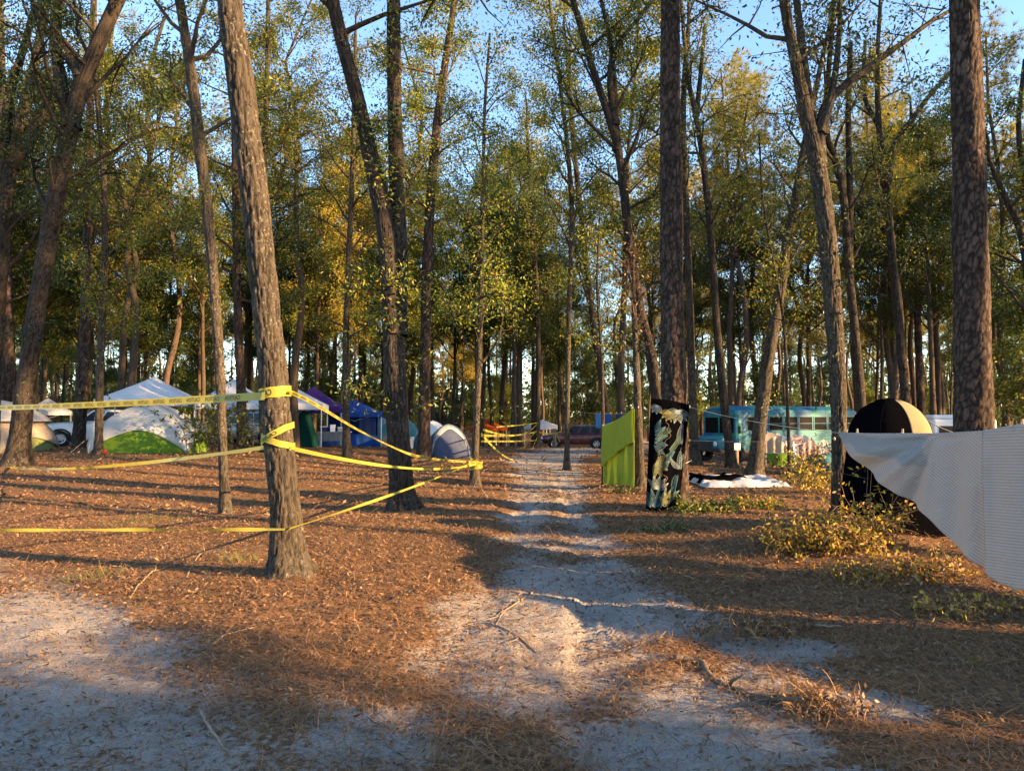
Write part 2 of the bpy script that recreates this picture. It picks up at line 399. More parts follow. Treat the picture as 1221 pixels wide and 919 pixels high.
def sandmask(x, y):
    n = fbm(x * 1.3, y * 1.3, o=5, s=21) - .5; n2 = fbm(x * .35, y * .35, o=3, s=5) - .5
    d, w, s_, _ = polyd(x, y, PATH); m = 1 - sstep(.45, 1.25, d / w + n * 1.1)
    m = m * (1 - .35 * sstep(7.5, 10, y) * np.exp(-((s_ + n * .3) / .26) ** 2)) * np.maximum(.68 + .25 * sstep(-.3, .3, s_ / w + n), .9 * sstep(6.5, 9, y)) * (1 - .8 * (1 - .5 * sstep(6.5, 10, y)) * sstep(.0, .2, fbm(x * .8 + 7, y * .8, o=4, s=71) - .5))
    d, w, _, _ = polyd(x, y, TRACK); m = np.maximum(m, (1 - sstep(.4, 1.5, d / w + n * 1.4)) * (.62 + n2 + n * .8))
    d, w, _, _ = polyd(x, y, CROSS); m = np.maximum(m, .75 * (1 - sstep(.5, 1.2, d / w + n * .8)))
    for (c, rx, ry, a) in SPOTS:
        q = np.sqrt(((x - c[0]) / rx) ** 2 + ((y - c[1]) / ry) ** 2); m = np.maximum(m, a * (1 - sstep(.5, 1.25, q + n * 1.4)))
    return np.clip(m, 0, 1)
def detail(x, y, m):
    near = 1 - sstep(14, 30, y)
    z = (fbm(x * 2.2, y * 2.2, o=3, s=31) - .5) * .06 * near + (fbm(x * 9, y * 9, o=3, s=37) - .5) * .03 * near
    z = z - .035 * m * near
    d, w, s_, arc = polyd(x, y, PATH)
    for off, ww, ph in ((.52, .23, 0), (-.6, .18, .3), (.28, .1, .5)):
        rut = np.exp(-((s_ - off - .06 * np.sin(arc * .7 + ph)) / ww) ** 2) * m * near
        cuts = sstep(.25, .6, vnoise(arc * .9, s_ * 0 + off * 7, s=9))
        tread = np.sign(np.sin(arc * 2 * math.pi / .08 + 5 * np.abs(s_ - off) / ww)) * .5 * (np.cos((s_ - off) * 2 * math.pi / .075) > -.2)
        z = z - rut * .03 + rut * cuts * tread * .024
    d, w, s_, arc = polyd(x, y, TRACK)
    for off in (-.3, .35):
        rut = np.exp(-((s_ - off) / .13) ** 2) * m
        z = z - rut * .025 + rut * .009 * np.sign(np.sin(arc * 2 * math.pi / .09 + 6 * s_)) * sstep(.3, .6, vnoise(arc, s_ * 0, s=19))
    return z
def axis(segs):
    out = [segs[0][0]]
    for (a, b, st0, st1) in segs:
        x = a
        while x < b - 1e-6:
            f = (x - a) / (b - a); x += st0 * (st1 / st0) ** f; out.append(min(x, b))
    return np.array(out)
gx = axis([(-420, -40, 60, 6), (-40, -12, 4, .4), (-12, -3.2, .35, .06), (-3.2, -1, .06, .034), (-1, -.1, .034, .03), (-.1, 1.6, .02, .02), (1.6, 2.2, .03, .04), (2.2, 7.5, .05, .22), (7.5, 40, .25, 4), (40, 420, 6, 60)])
gy = axis([(-120, -10, 20, 3), (-10, 2, 1.5, .1), (2, 3.1, .06, .026), (3.1, 4.2, .03, .03), (4.2, 6.2, .02, .02), (6.2, 20, .035, .25), (20, 60, .25, 2.5), (60, 600, 4, 70)])
XX, YY = np.meshgrid(gx, gy)
mk = sandmask(XX, YY); ZZ = terr(XX, YY) + detail(XX, YY, mk)
nxg, nyg = len(gx), len(gy)
jj, ii = np.meshgrid(np.arange(nyg - 1), np.arange(nxg - 1), indexing='ij')
GF = np.stack([jj * nxg + ii, jj * nxg + ii + 1, (jj + 1) * nxg + ii + 1, (jj + 1) * nxg + ii], -1).reshape(-1, 4)
ground = link('ground', mesh_np('ground', np.stack([XX, YY, ZZ], -1).reshape(-1, 3), GF, M['ground'], True, attrs={'sand': mk.ravel()}))
ground['kind'] = 'structure'; ground['label'] = 'forest floor of sandy wheel track and brown pine straw'
def gzd(x, y):
    x = np.atleast_1d(np.asarray(x, float)); y = np.atleast_1d(np.asarray(y, float))
    return terr(x, y) + detail(x, y, sandmask(x, y))

# ---- litter: leaves and pine straw, nobody could count it
def scatter(n, y0, y1, r, marg=1.2):
    y = np.sqrt(r.uniform(y0 ** 2, y1 ** 2, n)); x = r.uniform(-1, 1, n) * (.72 * y + marg); return x, y
def lay(n, y0, y1, L, W, r, keep, name, mat, pile=.02):
    x, y = scatter(n, y0, y1, r); m = sandmask(x, y)
    cl = fbm(x * .9, y * .9, o=4, s=61)
    k = r.random(len(x)) < np.clip((1 - m) * (.45 + 1.5 * sstep(.3, .65, cl)), keep, 1); x, y = x[k], y[k]
    z = gzd(x, y); n = len(x); a = r.uniform(0, 2 * math.pi, n)
    D = np.stack([np.cos(a), np.sin(a), r.normal(.08, .42, n)], -1)
    l = L * (.35 + 1.3 * r.random(n) ** 1.7)
    return np.stack([x, y, z + .004 + r.random(n) * pile], -1), D, l, W * r.uniform(.6, 1.2, n)
parts = []
for (n, y0, y1, L, W) in ((30000, 2.2, 6, .040, .016), (62000, 6, 12, .048, .02), (42000, 12, 25, .08, .035), (14000, 25, 48, .15, .07)):
    q = lay(n, y0, y1, L, W, rng, .2, '', None); parts.append(leaves(q[0], q[1], q[2], q[3], rng))
V, F = cat(parts)
o = link('leaf_litter', mesh_np('leaf_litter', V, F, M['litter'])); o['kind'] = 'stuff'; o['label'] = 'brown fallen leaves lying over the forest floor'; o['category'] = 'leaf litter'
def straw_mesh(n, y0, y1, L, W, r, keep):
    p, D, l, w = lay(n, y0, y1, L, W, r, keep, '', None, .018); n = len(p)
    D = nrm(D * np.array([1, 1, .35])); S = nrm(np.cross(D, np.array([0, 0, 1.]))); b = r.normal(0, .22, n)[:, None]
    l = l[:, None]; w = w[:, None]; up = np.array([0, 0, 1.])
    rows = []
    for t in (0, .5, 1.):
        c = p + D * l * t + S * b * l * t * (1 - t) * 1.6 + up * (.012 * math.sin(math.pi * t))
        rows += [c - S * w / 2, c + S * w / 2 * (1 - .6 * t)]
    V = np.stack(rows, 1).reshape(-1, 3); B = np.arange(n)[:, None] * 6
    return V, np.concatenate([B + np.array([0, 1, 3, 2]), B + np.array([2, 3, 5, 4])])
V, F = cat([straw_mesh(47000, 2.2, 5.5, .16, .0028, rng, .3), straw_mesh(52000, 5.5, 11, .2, .004, rng, .12), straw_mesh(12000, 11, 20, .3, .009, rng, .05)])
o = link('pine_straw', mesh_np('pine_straw', V, F, M['straw'])); o['kind'] = 'stuff'; o['label'] = 'loose brown pine needles strewn over sand and leaves'; o['category'] = 'pine straw'

V, F = cat([straw_mesh(2600, 2.2, 5, .12, .007, rng, .55), straw_mesh(3000, 5, 11, .18, .011, rng, .4)])
o = link('twig_debris', mesh_np('twig_debris', V, F, M['twig'])); o['kind'] = 'stuff'; o['label'] = 'small broken dark twigs scattered over sand and straw'; o['category'] = 'twigs'
# ================================================================ TREES
PLATE = []
def bark_tube(pts, rad, n, kind, dense, seed=0):
    """a trunk swept along pts with real bark relief"""
    pts = np.asarray(pts, float); rad = np.asarray(rad, float)
    L = np.concatenate([[0], np.cumsum(np.linalg.norm(np.diff(pts, axis=0), axis=1))])
    t = [0.]
    while t[-1] < L[-1]: t.append(t[-1] + dense * (1 if t[-1] < 9.5 else 6))
    t[-1] = L[-1]; t = np.array(t); k = len(t)
    sp = spline(pts, 400); sl = np.concatenate([[0], np.cumsum(np.linalg.norm(np.diff(sp, axis=0), axis=1))])
    p = np.stack([np.interp(t * sl[-1] / L[-1], sl, sp[:, c]) for c in range(3)], -1); r = np.interp(t, L, rad)
    V, F = tube_np(p, r, n)
    C = np.repeat(p, n, 0); Rr = np.repeat(r, n); N = nrm(V - C)
    a = np.tile(np.arange(n) / n * 2 * math.pi, k); zz = np.repeat(t, n)
    qx, qy = np.cos(a) * Rr, np.sin(a) * Rr
    d = (fbm(qx * 5, qy * 5, zz * 1.2, 3, seed) - .5) * .22 * Rr
    if kind == 'pine':
        wq = 1.1 * (fbm(qx * 9, qy * 9, zz * 5, 3, seed + 9) - .5); d1, d2, cid = cell3(qx / .066 + wq, qy / .066, zz / .13 + wq, seed + 4)
        pl = np.minimum((d2 - d1) * 3.2, 1) * (.38 + .62 * cid); d = d + np.minimum((d2 - d1) * .22, .019) + cid * .012 + (fbm(qx * 40, qy * 40, zz * 20, 2, seed) - .5) * .008
    else:
        rd = np.abs(fbm(qx * 34, qy * 34, zz * 6.5, 3, seed + 2) - .5) * 2
        pl = np.minimum(rd / .3, 1); d = d + np.minimum(rd, .3) * .06 + (fbm(qx * 45, qy * 45, zz * 25, 2, seed) - .5) * .008
    d = (d - d.mean()) * np.clip(Rr / .12, .15, 1)
    lob = 1 + .25 * np.exp(-np.maximum(zz - .15, 0) / .14) + .3 * np.cos(5 * a + seed + np.sin(a * 2)) * np.exp(-zz / .22)            # root flare lobes
    V = C + N * ((Rr * lob + d)[:, None])
    PLATE.append(pl); return V, F
def limbs(axis_pts, axis_r, H0, H1, nl, Lm, r, el=(15, 60), sub=5, thin=1.0, flat=0.):
    """side branches along a trunk: returns tubes and twig points for leaves"""
    ap = np.asarray(axis_pts, float); ar = np.asarray(axis_r, float); tubes, tw, td = [], [], []
    z = ap[:, 2]
    for q in range(nl):
        f = (q + r.random()) / nl; zz = H0 + (H1 - H0) * f
        c = np.array([np.interp(zz, z, ap[:, 0]), np.interp(zz, z, ap[:, 1]), zz]); rr = np.interp(zz, z, ar)
        az = q * 2.4 + r.normal(0, .5); e = R(r.uniform(*el)); L = Lm * r.uniform(.6, 1.15) * (1 - .45 * f ** 2)
        d = np.array([math.cos(az) * math.cos(e), math.sin(az) * math.cos(e), math.sin(e)])
        k = 7; pts = [c]; 
        for s_ in range(k - 1):
            d = d + r.normal(0, .13, 3) + np.array([0, 0, .04 - flat]); d /= np.linalg.norm(d); pts.append(pts[-1] + d * L / (k - 1))
        pts = np.array(pts); r0 = min(rr * .55, .018 * L + .012) * thin
        tubes.append(tube_np(pts, np.linspace(r0, .006, k), 5))
        for s_ in range(sub):
            g = r.uniform(.3, 1.); i = g * (k - 1); i0 = min(int(i), k - 2); b = pts[i0] + (pts[i0 + 1] - pts[i0]) * (i - i0)
            dd = nrm(pts[i0 + 1] - pts[i0] + r.normal(0, .75, 3) * L / (k - 1)); l = L * r.uniform(.2, .42)
            sp = np.array([b, b + dd * l * .5 + r.normal(0, .06, 3) * l, b + dd * l + np.array([0, 0, -.05 * l])])
            tubes.append(tube_np(sp, np.array([r0 * .4, r0 * .25, .003]), 4))
            for u in np.linspace(.25, 1.05, 6): tw.append(b + dd * l * u); td.append(dd)
        for u in np.linspace(.55, 1, 4): tw.append(pts[int(u * (k - 1))]); td.append(d)
    return tubes, np.array(tw), np.array(td)
def leafy(tw, td, n, L, W, r, spread=.22, droop=.25):
    # clumps: some twigs carry many leaves, others few, so that light and gaps show through
    wgt = r.random(len(tw)) ** 2.6 + .04; i = r.choice(len(tw), n, p=wgt / wgt.sum())
    p = tw[i] + r.normal(0, spread, (n, 3)) * np.array([1, 1, .75])
    D = td[i] * .5 + r.normal(0, .7, (n, 3)) + np.array([0, 0, -droop])
    return leaves(p, D, L * r.uniform(.65, 1.3, n), W * r.uniform(.7, 1.25, n), r)
def pine_tufts(tw, td, n, nb, L, W, r, spread=.2):
    i = r.integers(0, len(tw), n); p = tw[i] + r.normal(0, spread, (n, 3)); c = np.repeat(p, nb, 0)
    D = np.repeat(nrm(td[i] + np.array([0, 0, .3])), nb, 0) * .75 + r.normal(0, .62, (n * nb, 3))
    return blades(c, D, L * r.uniform(.7, 1.2, n * nb), W, r)

def traced(name, label, Y, pts, kind='oak', bark='bark_oak', leaf='leaf_oak', H=None, c0=None, nl=0, Lm=2.5, nleaf=0, ls=.09, branches=(), seg=20, dense=.12, seed=None, depth_drift=0., group=None, sub=7, sprouts=0, name_leafy=True):
    """a tree whose trunk follows pixel points (px, py, width px) at ground distance Y; its crown grows from that trunk"""
    r = np.random.default_rng(seed if seed is not None else int(abs(pts[0][0]) * 7 + Y * 13))
    ax, rad = [], []
    for q, (px, py, w) in enumerate(pts):
        p = P(px, py, Y); ax.append([p.x, p.y, p.z]); rad.append(w * (.86 if 'plated' in label else .76 if 'scaly' in label else .84 if 'stout' in label else .66 if 'massive' in label else .72) / FPX * Y / 2)
    ax = np.array(ax); rad = np.array(rad)
    gb = gz(ax[0][0], Y)
    if ax[0][2] > gb + .15:
        d = (ax[0] - ax[1]) / max(ax[0][2] - ax[1][2], -99) if ax[0][2] != ax[1][2] else np.zeros(3)
        nb_ = ax[0] + (ax[0] - ax[1]) / (ax[1][2] - ax[0][2]) * (ax[0][2] - gb) * .5
        ax = np.vstack([[nb_[0], Y, gb], ax]); rad = np.concatenate([[rad[0] * 1.15], rad])
    ax[0][2] = gb
    ax = np.vstack([ax[0] - np.array([0, 0, .15]), ax]); rad = np.concatenate([[rad[0] * 1.15], rad])
    if H:
        top = ax[-1]; d = (ax[-1] - ax[-2]) / np.linalg.norm(ax[-1] - ax[-2]); left = gb + H - top[2]
        if left > .5:
            d2 = nrm(d + np.array([0, 0, .6])); n = 5
            for q in range(1, n + 1): ax = np.vstack([ax, top + d2 * left * q / n + np.array([*r.normal(0, .12, 2), 0]) * left / 6]); rad = np.append(rad, max(.02, rad[len(rad) - 1] * (.78 if q > 1 else .9)))
    if depth_drift:
        ax[:, 1] += depth_drift * sstep(0, 1, (ax[:, 2] - gb) / 12)
    base = Vector((ax[1][0], Y, gb)); bv = np.array(base)
    root = thing(name, label, 'tree', base, group=group)
    PLATE.clear(); tubes = [bark_tube(ax - bv, rad, seg, kind, dense, int(r.integers(99)))]
    for br in branches:
        bp, brd = [], []
        for q, (px, py, w) in enumerate(br):
            p = P(px, py, Y); f = q / (len(br) - 1); bp.append([p.x, p.y + f * .5, p.z]); brd.append(w / FPX * Y / 2)
        if len(br[0]) and True: tubes.append(bark_tube(np.array(bp) - bv, brd, max(10, seg // 2), kind, dense * 1.3, 3))
    tw = None
    if nl:
        tb, tw, td = limbs(ax[1:] - bv, rad[1:], c0, (H or ax[-1][2] - gb) - .3, nl, Lm, r, (22, 62) if kind != 'pine' else (5, 45), sub)
        tubes += tb
        for br in (branches if name_leafy else ()):
            bp = np.array([list(P(px, py, Y)) for px, py, w in br]) - bv
            for q in range(14):
                f = r.uniform(.35, 1) * (len(bp) - 1); i = min(int(f), len(bp) - 2); b = bp[i] + (bp[i + 1] - bp[i]) * (f - i)
                dd = nrm(r.normal(0, 1, 3) + np.array([0, 0, .4])); l = r.uniform(.4, 1.3)
                tubes.append(tube_np(np.array([b, b + dd * l * .5, b + dd * l]), [.012, .008, .003], 4))
                tw = np.vstack([tw, [b + dd * l * u for u in (.4, .6, .8, 1)]]); td = np.vstack([td, [dd] * 4])
    if sprouts:
        st, sd = [], []
        for q in range(sprouts):
            zz = r.uniform(1.5, 7); c = np.array([np.interp(zz, (ax - bv)[:, 2], (ax - bv)[:, c_]) for c_ in range(3)]); a = r.uniform(0, 6.28); l = r.uniform(.3, .9)
            dd = np.array([math.cos(a), math.sin(a), r.uniform(.1, .8)]); dd /= np.linalg.norm(dd)
            tubes.append(tube_np(np.array([c, c + dd * l * .6, c + dd * l]), [.012, .007, .003], 4)); st += [c + dd * l * u for u in (.5, .7, .9, 1)]; sd += [dd] * 4
        tw = np.array(st) if tw is None else np.vstack([tw, st]); td = np.array(sd) if len(tw) == len(st) else np.vstack([td, sd])
    V, F = cat(tubes)
    pl = np.full(len(V), .6); pq = np.concatenate(PLATE); pl[:len(pq)] = pq
    link('trunk', mesh_np('trunk', V, F, M[bark], True, attrs={'plate': pl}), root)
    nleaf = int(nleaf * 1.75); ls = ls * 1.0
    if nleaf and tw is not None:
        if kind == 'pine' and leaf == 'needle':
            V, F = pine_tufts(tw, td, nleaf // 26, 26, .2, .004, r, .15); V2 = mesh_np('crown', V, F, M['needle'])
        else:
            V, F = leafy(tw, td, nleaf, ls, ls * .42, r); V2 = mesh_np('crown', V, F, M[leaf])
        link('crown', V2, root)
    return root
TR = {}
TR['main'] = traced('oak_tree', 'stout lichen spotted oak trunk wrapped in yellow caution tape', 7.3,
    [(346, 686, 58), (343, 660, 47), (340, 600, 41), (330, 500, 38), (326, 440, 38), (320, 390, 37), (309, 280, 37), (297, 180, 38), (286, 90, 37), (274, 0, 33)], 'oak', 'bark_oak', H=15, c0=7, nl=12, Lm=3, nleaf=5000, ls=.1, seg=84, dense=.028)
TR['lean_left'] = traced('oak_tree', 'massive dark oak leaning right beside the olive and tan tent', 21.0,
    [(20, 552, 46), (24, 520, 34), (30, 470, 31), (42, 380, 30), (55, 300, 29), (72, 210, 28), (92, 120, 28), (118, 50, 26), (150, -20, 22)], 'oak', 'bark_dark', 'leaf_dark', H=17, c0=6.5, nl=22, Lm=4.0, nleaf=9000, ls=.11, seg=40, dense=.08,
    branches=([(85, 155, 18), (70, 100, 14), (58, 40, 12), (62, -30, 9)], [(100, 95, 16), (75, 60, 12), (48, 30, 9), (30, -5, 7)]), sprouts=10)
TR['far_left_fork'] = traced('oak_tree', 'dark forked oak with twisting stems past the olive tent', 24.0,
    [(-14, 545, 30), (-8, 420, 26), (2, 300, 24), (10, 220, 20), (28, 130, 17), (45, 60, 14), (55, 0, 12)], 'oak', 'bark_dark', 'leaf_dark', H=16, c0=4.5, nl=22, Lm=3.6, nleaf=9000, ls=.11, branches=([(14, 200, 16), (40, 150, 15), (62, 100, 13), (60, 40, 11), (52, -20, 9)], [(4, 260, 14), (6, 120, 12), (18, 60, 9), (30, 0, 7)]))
TR['lit_left'] = traced('pine_tree', 'pale sunlit pine trunk behind the olive and tan tent', 36.0, [(2, 535, 18), (8, 470, 17), (10, 400, 16), (6, 250, 14), (2, 100, 12), (0, -20, 10)], 'pine', 'bark_pine', 'needle', H=25, c0=17, nl=16, Lm=2.6, nleaf=9000, seg=24)
TR['tent_tree'] = traced('oak_tree', 'slim sunlit trunk standing in front of white and green tent', 23.5,
    [(117, 547, 16), (118, 520, 12), (119, 450, 12), (122, 380, 11), (125, 300, 10), (124, 220, 9), (118, 140, 8), (110, 60, 7)], 'oak', 'bark_oak', 'leaf_oak', H=13, c0=3.4, nl=20, Lm=2.4, nleaf=7000, ls=.1, seg=24, sprouts=8)
TR['pine_98'] = traced('pine_tree', 'straight pine between white truck and the white and green tent', 33.0, [(93, 532, 21), (97, 480, 18), (101, 400, 17), (104, 300, 15), (107, 150, 12), (112, 0, 10)], 'pine', 'bark_pine', 'needle', H=25, c0=15, nl=16, Lm=2.6, nleaf=9000, seg=24)
TR['fork_160'] = traced('oak_tree', 'thin forked oak rising behind the first white canopy', 40.0, [(158, 515, 11), (159, 440, 10), (160, 330, 9), (168, 260, 8), (178, 200, 8), (176, 100, 6), (196, 20, 5)], 'oak', 'bark_dark', 'leaf_oak', H=20, c0=4, nl=24, Lm=3, nleaf=9000, ls=.13, branches=([(160, 300, 8), (130, 200, 7), (124, 100, 6), (130, 0, 5)],))
TR['t265'] = traced('oak_tree', 'slender bent dark trunk standing alone on the leaf litter', 12.6,
    [(269, 608, 20), (268, 590, 17), (265, 520, 14), (262, 440, 15), (256, 350, 16), (248, 260, 17), (240, 190, 18), (232, 120, 17), (222, 50, 16), (214, 0, 15)], 'oak', 'bark_oak', H=14, c0=6.5, nl=16, Lm=2.6, nleaf=6000, ls=.09, seg=40, dense=.05, sprouts=6)
TR['t288'] = traced('pine_tree', 'sunlit pine trunk in front of second white canopy', 29.0, [(289, 533, 19), (288, 480, 15), (284, 380, 14), (282, 280, 13), (280, 150, 11), (276, 0, 9)], 'pine', 'bark_pine', 'leaf_oak', H=20, c0=6, nl=20, Lm=2.8, nleaf=7000, ls=.12, seg=24)
TR['t312'] = traced('oak_tree', 'thin trunk half hidden behind the taped oak', 27.0, [(314, 537, 11), (312, 470, 10), (310, 350, 9), (313, 250, 9), (318, 120, 8), (320, 0, 7)], 'oak', 'bark_dark', 'leaf_oak', H=16, c0=4.5, nl=20, Lm=2.4, nleaf=6500, ls=.11)
TR['t410'] = traced('oak_tree', 'thin straight trunk in front of the blue canopy tent', 27.5, [(414, 545, 16), (413, 520, 12), (412, 450, 11), (413, 380, 10), (417, 280, 9), (421, 180, 8), (424, 60, 7)], 'oak', 'bark_oak', 'leaf_oak', H=17, c0=4.2, nl=24, Lm=2.6, nleaf=7500, ls=.11, sprouts=10)
TR['t475'] = traced('oak_tree', 'big dark twin stemmed oak beside the sandy track', 13.1,
    [(481, 604, 52), (479, 585, 42), (475, 520, 36), (471, 450, 33), (467, 370, 31), (462, 290, 30), (452, 230, 30), (438, 170, 25), (424, 110, 23), (408, 50, 22), (395, -10, 20)], 'oak', 'bark_dark', 'leaf_oak', H=15, c0=8.6, nl=14, Lm=2.4, nleaf=9000, ls=.09, seg=72, dense=.04,
    branches=([(474, 400, 20), (476, 330, 19), (473, 250, 19), (469, 160, 18), (466, 60, 17), (465, -40, 16), (462, -160, 13)],), sprouts=30)
TR['t505'] = traced('pine_tree', 'tall pine trunk beside the small grey dome tent', 29.0, [(505, 541, 24), (506, 515, 20), (507, 430, 18), (509, 330, 17), (514, 230, 16), (521, 150, 14), (530, 80, 12), (542, 0, 10)], 'pine', 'bark_pine', 'leaf_oak', H=22, c0=9, nl=24, Lm=2.8, nleaf=7000, ls=.12, seg=32)
TR['t570'] = traced('oak_tree', 'thin sapling trunk knotted with caution tape by the track', 17.5, [(566, 574, 17), (566, 550, 12), (569, 480, 11), (572, 400, 9), (574, 320, 8), (576, 220, 6), (578, 130, 5), (584, 40, 4)], 'oak', 'bark_oak', 'leaf_oak', H=10.5, c0=2.6, nl=22, Lm=1.9, nleaf=5500, ls=.09, seg=24, sprouts=14)
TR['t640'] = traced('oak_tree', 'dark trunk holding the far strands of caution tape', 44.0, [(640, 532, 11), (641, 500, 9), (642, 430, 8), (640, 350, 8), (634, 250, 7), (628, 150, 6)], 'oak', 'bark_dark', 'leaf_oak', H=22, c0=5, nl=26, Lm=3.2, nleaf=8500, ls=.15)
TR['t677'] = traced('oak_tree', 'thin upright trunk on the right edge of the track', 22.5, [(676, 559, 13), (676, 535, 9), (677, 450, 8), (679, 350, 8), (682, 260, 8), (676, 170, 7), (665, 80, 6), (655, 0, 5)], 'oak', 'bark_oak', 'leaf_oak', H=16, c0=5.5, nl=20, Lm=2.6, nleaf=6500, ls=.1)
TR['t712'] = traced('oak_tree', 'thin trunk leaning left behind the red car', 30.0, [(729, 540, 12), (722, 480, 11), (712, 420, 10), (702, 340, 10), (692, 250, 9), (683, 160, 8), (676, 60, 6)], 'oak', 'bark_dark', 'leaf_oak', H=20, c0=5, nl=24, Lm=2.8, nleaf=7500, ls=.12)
TR['t762'] = traced('oak_tree', 'yellow sunlit slim trunk beside hanging lime green sheet', 16.3, [(763, 579, 18), (763, 560, 15), (761, 500, 13), (759, 440, 11), (757, 390, 9), (755, 330, 6), (756, 290, 4)], 'oak', 'bark_oak', 'leaf_rust', H=5.6, c0=2.9, nl=12, Lm=.9, nleaf=330, ls=.09, seg=28, dense=.06)
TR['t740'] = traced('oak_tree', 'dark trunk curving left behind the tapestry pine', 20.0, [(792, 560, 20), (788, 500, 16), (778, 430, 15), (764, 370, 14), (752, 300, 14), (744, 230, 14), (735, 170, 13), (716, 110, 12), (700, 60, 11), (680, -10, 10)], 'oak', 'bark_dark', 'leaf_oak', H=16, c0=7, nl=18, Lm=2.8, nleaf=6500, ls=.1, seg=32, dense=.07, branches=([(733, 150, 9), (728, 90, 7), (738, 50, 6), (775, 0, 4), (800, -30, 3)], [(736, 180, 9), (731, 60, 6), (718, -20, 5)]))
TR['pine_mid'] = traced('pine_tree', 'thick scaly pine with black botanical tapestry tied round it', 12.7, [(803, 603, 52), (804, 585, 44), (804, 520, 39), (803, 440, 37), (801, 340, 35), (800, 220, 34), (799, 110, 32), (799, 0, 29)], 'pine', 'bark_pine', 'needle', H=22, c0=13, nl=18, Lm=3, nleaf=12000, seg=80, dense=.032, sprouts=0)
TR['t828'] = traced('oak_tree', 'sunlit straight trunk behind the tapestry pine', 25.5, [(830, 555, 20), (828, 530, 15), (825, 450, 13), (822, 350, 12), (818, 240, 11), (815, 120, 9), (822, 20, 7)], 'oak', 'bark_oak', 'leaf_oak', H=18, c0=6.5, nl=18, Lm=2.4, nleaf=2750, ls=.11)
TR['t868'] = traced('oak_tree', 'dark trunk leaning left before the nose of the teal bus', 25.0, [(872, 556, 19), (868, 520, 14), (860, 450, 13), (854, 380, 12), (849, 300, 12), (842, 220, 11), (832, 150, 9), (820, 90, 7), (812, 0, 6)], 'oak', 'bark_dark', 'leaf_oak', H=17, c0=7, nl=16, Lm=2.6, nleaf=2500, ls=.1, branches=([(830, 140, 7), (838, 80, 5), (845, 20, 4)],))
TR['t905'] = traced('oak_tree', 'leaning trunk lit along one side in front of teal bus', 19.6, [(899, 569, 32), (901, 550, 24), (908, 490, 20), (916, 430, 19), (926, 370, 18), (937, 300, 17), (948, 240, 14), (958, 180, 11), (972, 110, 9), (985, 50, 7)], 'oak', 'bark_oak', 'leaf_oak', H=13, c0=5.5, nl=14, Lm=2.2, nleaf=2250, ls=.1, seg=36, dense=.06, sprouts=8)
TR['t940'] = traced('oak_tree', 'spindly sapling in front of the bus windows', 18.5, [(942, 578, 7), (941, 540, 6), (938, 460, 5), (934, 380, 5), (920, 300, 4), (910, 240, 4), (905, 160, 3)], 'oak', 'bark_dark', 'leaf_oak', H=8.5, c0=3.5, nl=10, Lm=1.5, nleaf=1300, ls=.09)
TR['t1000'] = traced('oak_tree', 'dark forked oak whose long limb reaches over the clothesline', 11.4,
    [(1001, 618, 32), (1001, 600, 25), (1001, 540, 23), (1000, 470, 24), (995, 390, 26), (989, 310, 28), (981, 240, 28), (972, 185, 25), (962, 140, 21), (950, 80, 18), (938, 20, 16), (930, -40, 15)], 'oak', 'bark_oak', 'leaf_dark', H=14, c0=6.8, nl=16, Lm=2.6, nleaf=5000, ls=.085, seg=72, dense=.035,
    branches=([(976, 200, 14), (982, 140, 12), (1000, 108, 10), (1040, 75, 8), (1085, 42, 7), (1130, 8, 5), (1180, -20, 4)], [(978, 215, 14), (970, 120, 11), (966, 40, 9), (962, -40, 8)], [(980, 160, 10), (1000, 90, 8), (1012, 20, 6), (1018, -50, 5)]), sprouts=12)
TR['t1020'] = traced('oak_tree', 'dark trunk rising behind the black pop-up tent, nearest the bus', 20.0, [(1029, 560, 18), (1027, 480, 14), (1020, 400, 13), (1012, 320, 13), (1006, 240, 12), (996, 190, 11), (984, 150, 9), (990, 60, 8)], 'oak', 'bark_dark', 'leaf_oak', H=15, c0=5.5, nl=14, Lm=2.4, nleaf=2100, ls=.1, branches=([(1012, 320, 9), (1017, 240, 8), (1018, 140, 7), (1024, 40, 6)],))
TR['t1075'] = traced('oak_tree', 'bare grey trunk that forks widely above the white camper', 24.0, [(1082, 545, 18), (1080, 480, 14), (1073, 400, 13), (1066, 330, 12), (1060, 260, 12), (1054, 200, 11), (1048, 150, 9), (1046, 80, 7), (1050, 0, 6)], 'oak', 'bark_dark', 'leaf_oak', H=17, c0=6, nl=14, Lm=2.4, nleaf=2100, ls=.1, branches=([(1057, 225, 8), (1068, 175, 7), (1095, 135, 6), (1130, 92, 5), (1165, 60, 3)], [(1048, 150, 6), (1035, 110, 5), (1040, 40, 4)]))
TR['t1092'] = traced('pine_tree', 'pale straight pine trunk far behind the white camper', 42.0, [(1100, 530, 13), (1097, 460, 12), (1093, 350, 10), (1090, 250, 9), (1087, 150, 7)], 'pine', 'bark_pine', 'needle', H=21, c0=11, nl=18, Lm=2.6, nleaf=14000)
TR['t1078'] = traced('pine_tree', 'slimmer pale pine trunk far behind the white camper', 46.0, [(1078, 528, 10), (1077, 420, 9), (1076, 300, 8), (1075, 180, 7)], 'pine', 'bark_pine', 'needle', H=22, c0=13, nl=16, Lm=2.4, nleaf=12000)
TR['pine_right'] = traced('pine_tree', 'huge rough plated pine behind the grey striped sheet', 9.8, [(1164, 645, 58), (1163, 600, 50), (1161, 520, 47), (1160, 440, 46), (1158, 340, 44), (1156, 220, 41), (1153, 110, 39), (1150, 0, 37)], 'pine', 'bark_pine', 'needle', H=22, c0=13, nl=16, Lm=3, nleaf=12000, seg=90, dense=.03)
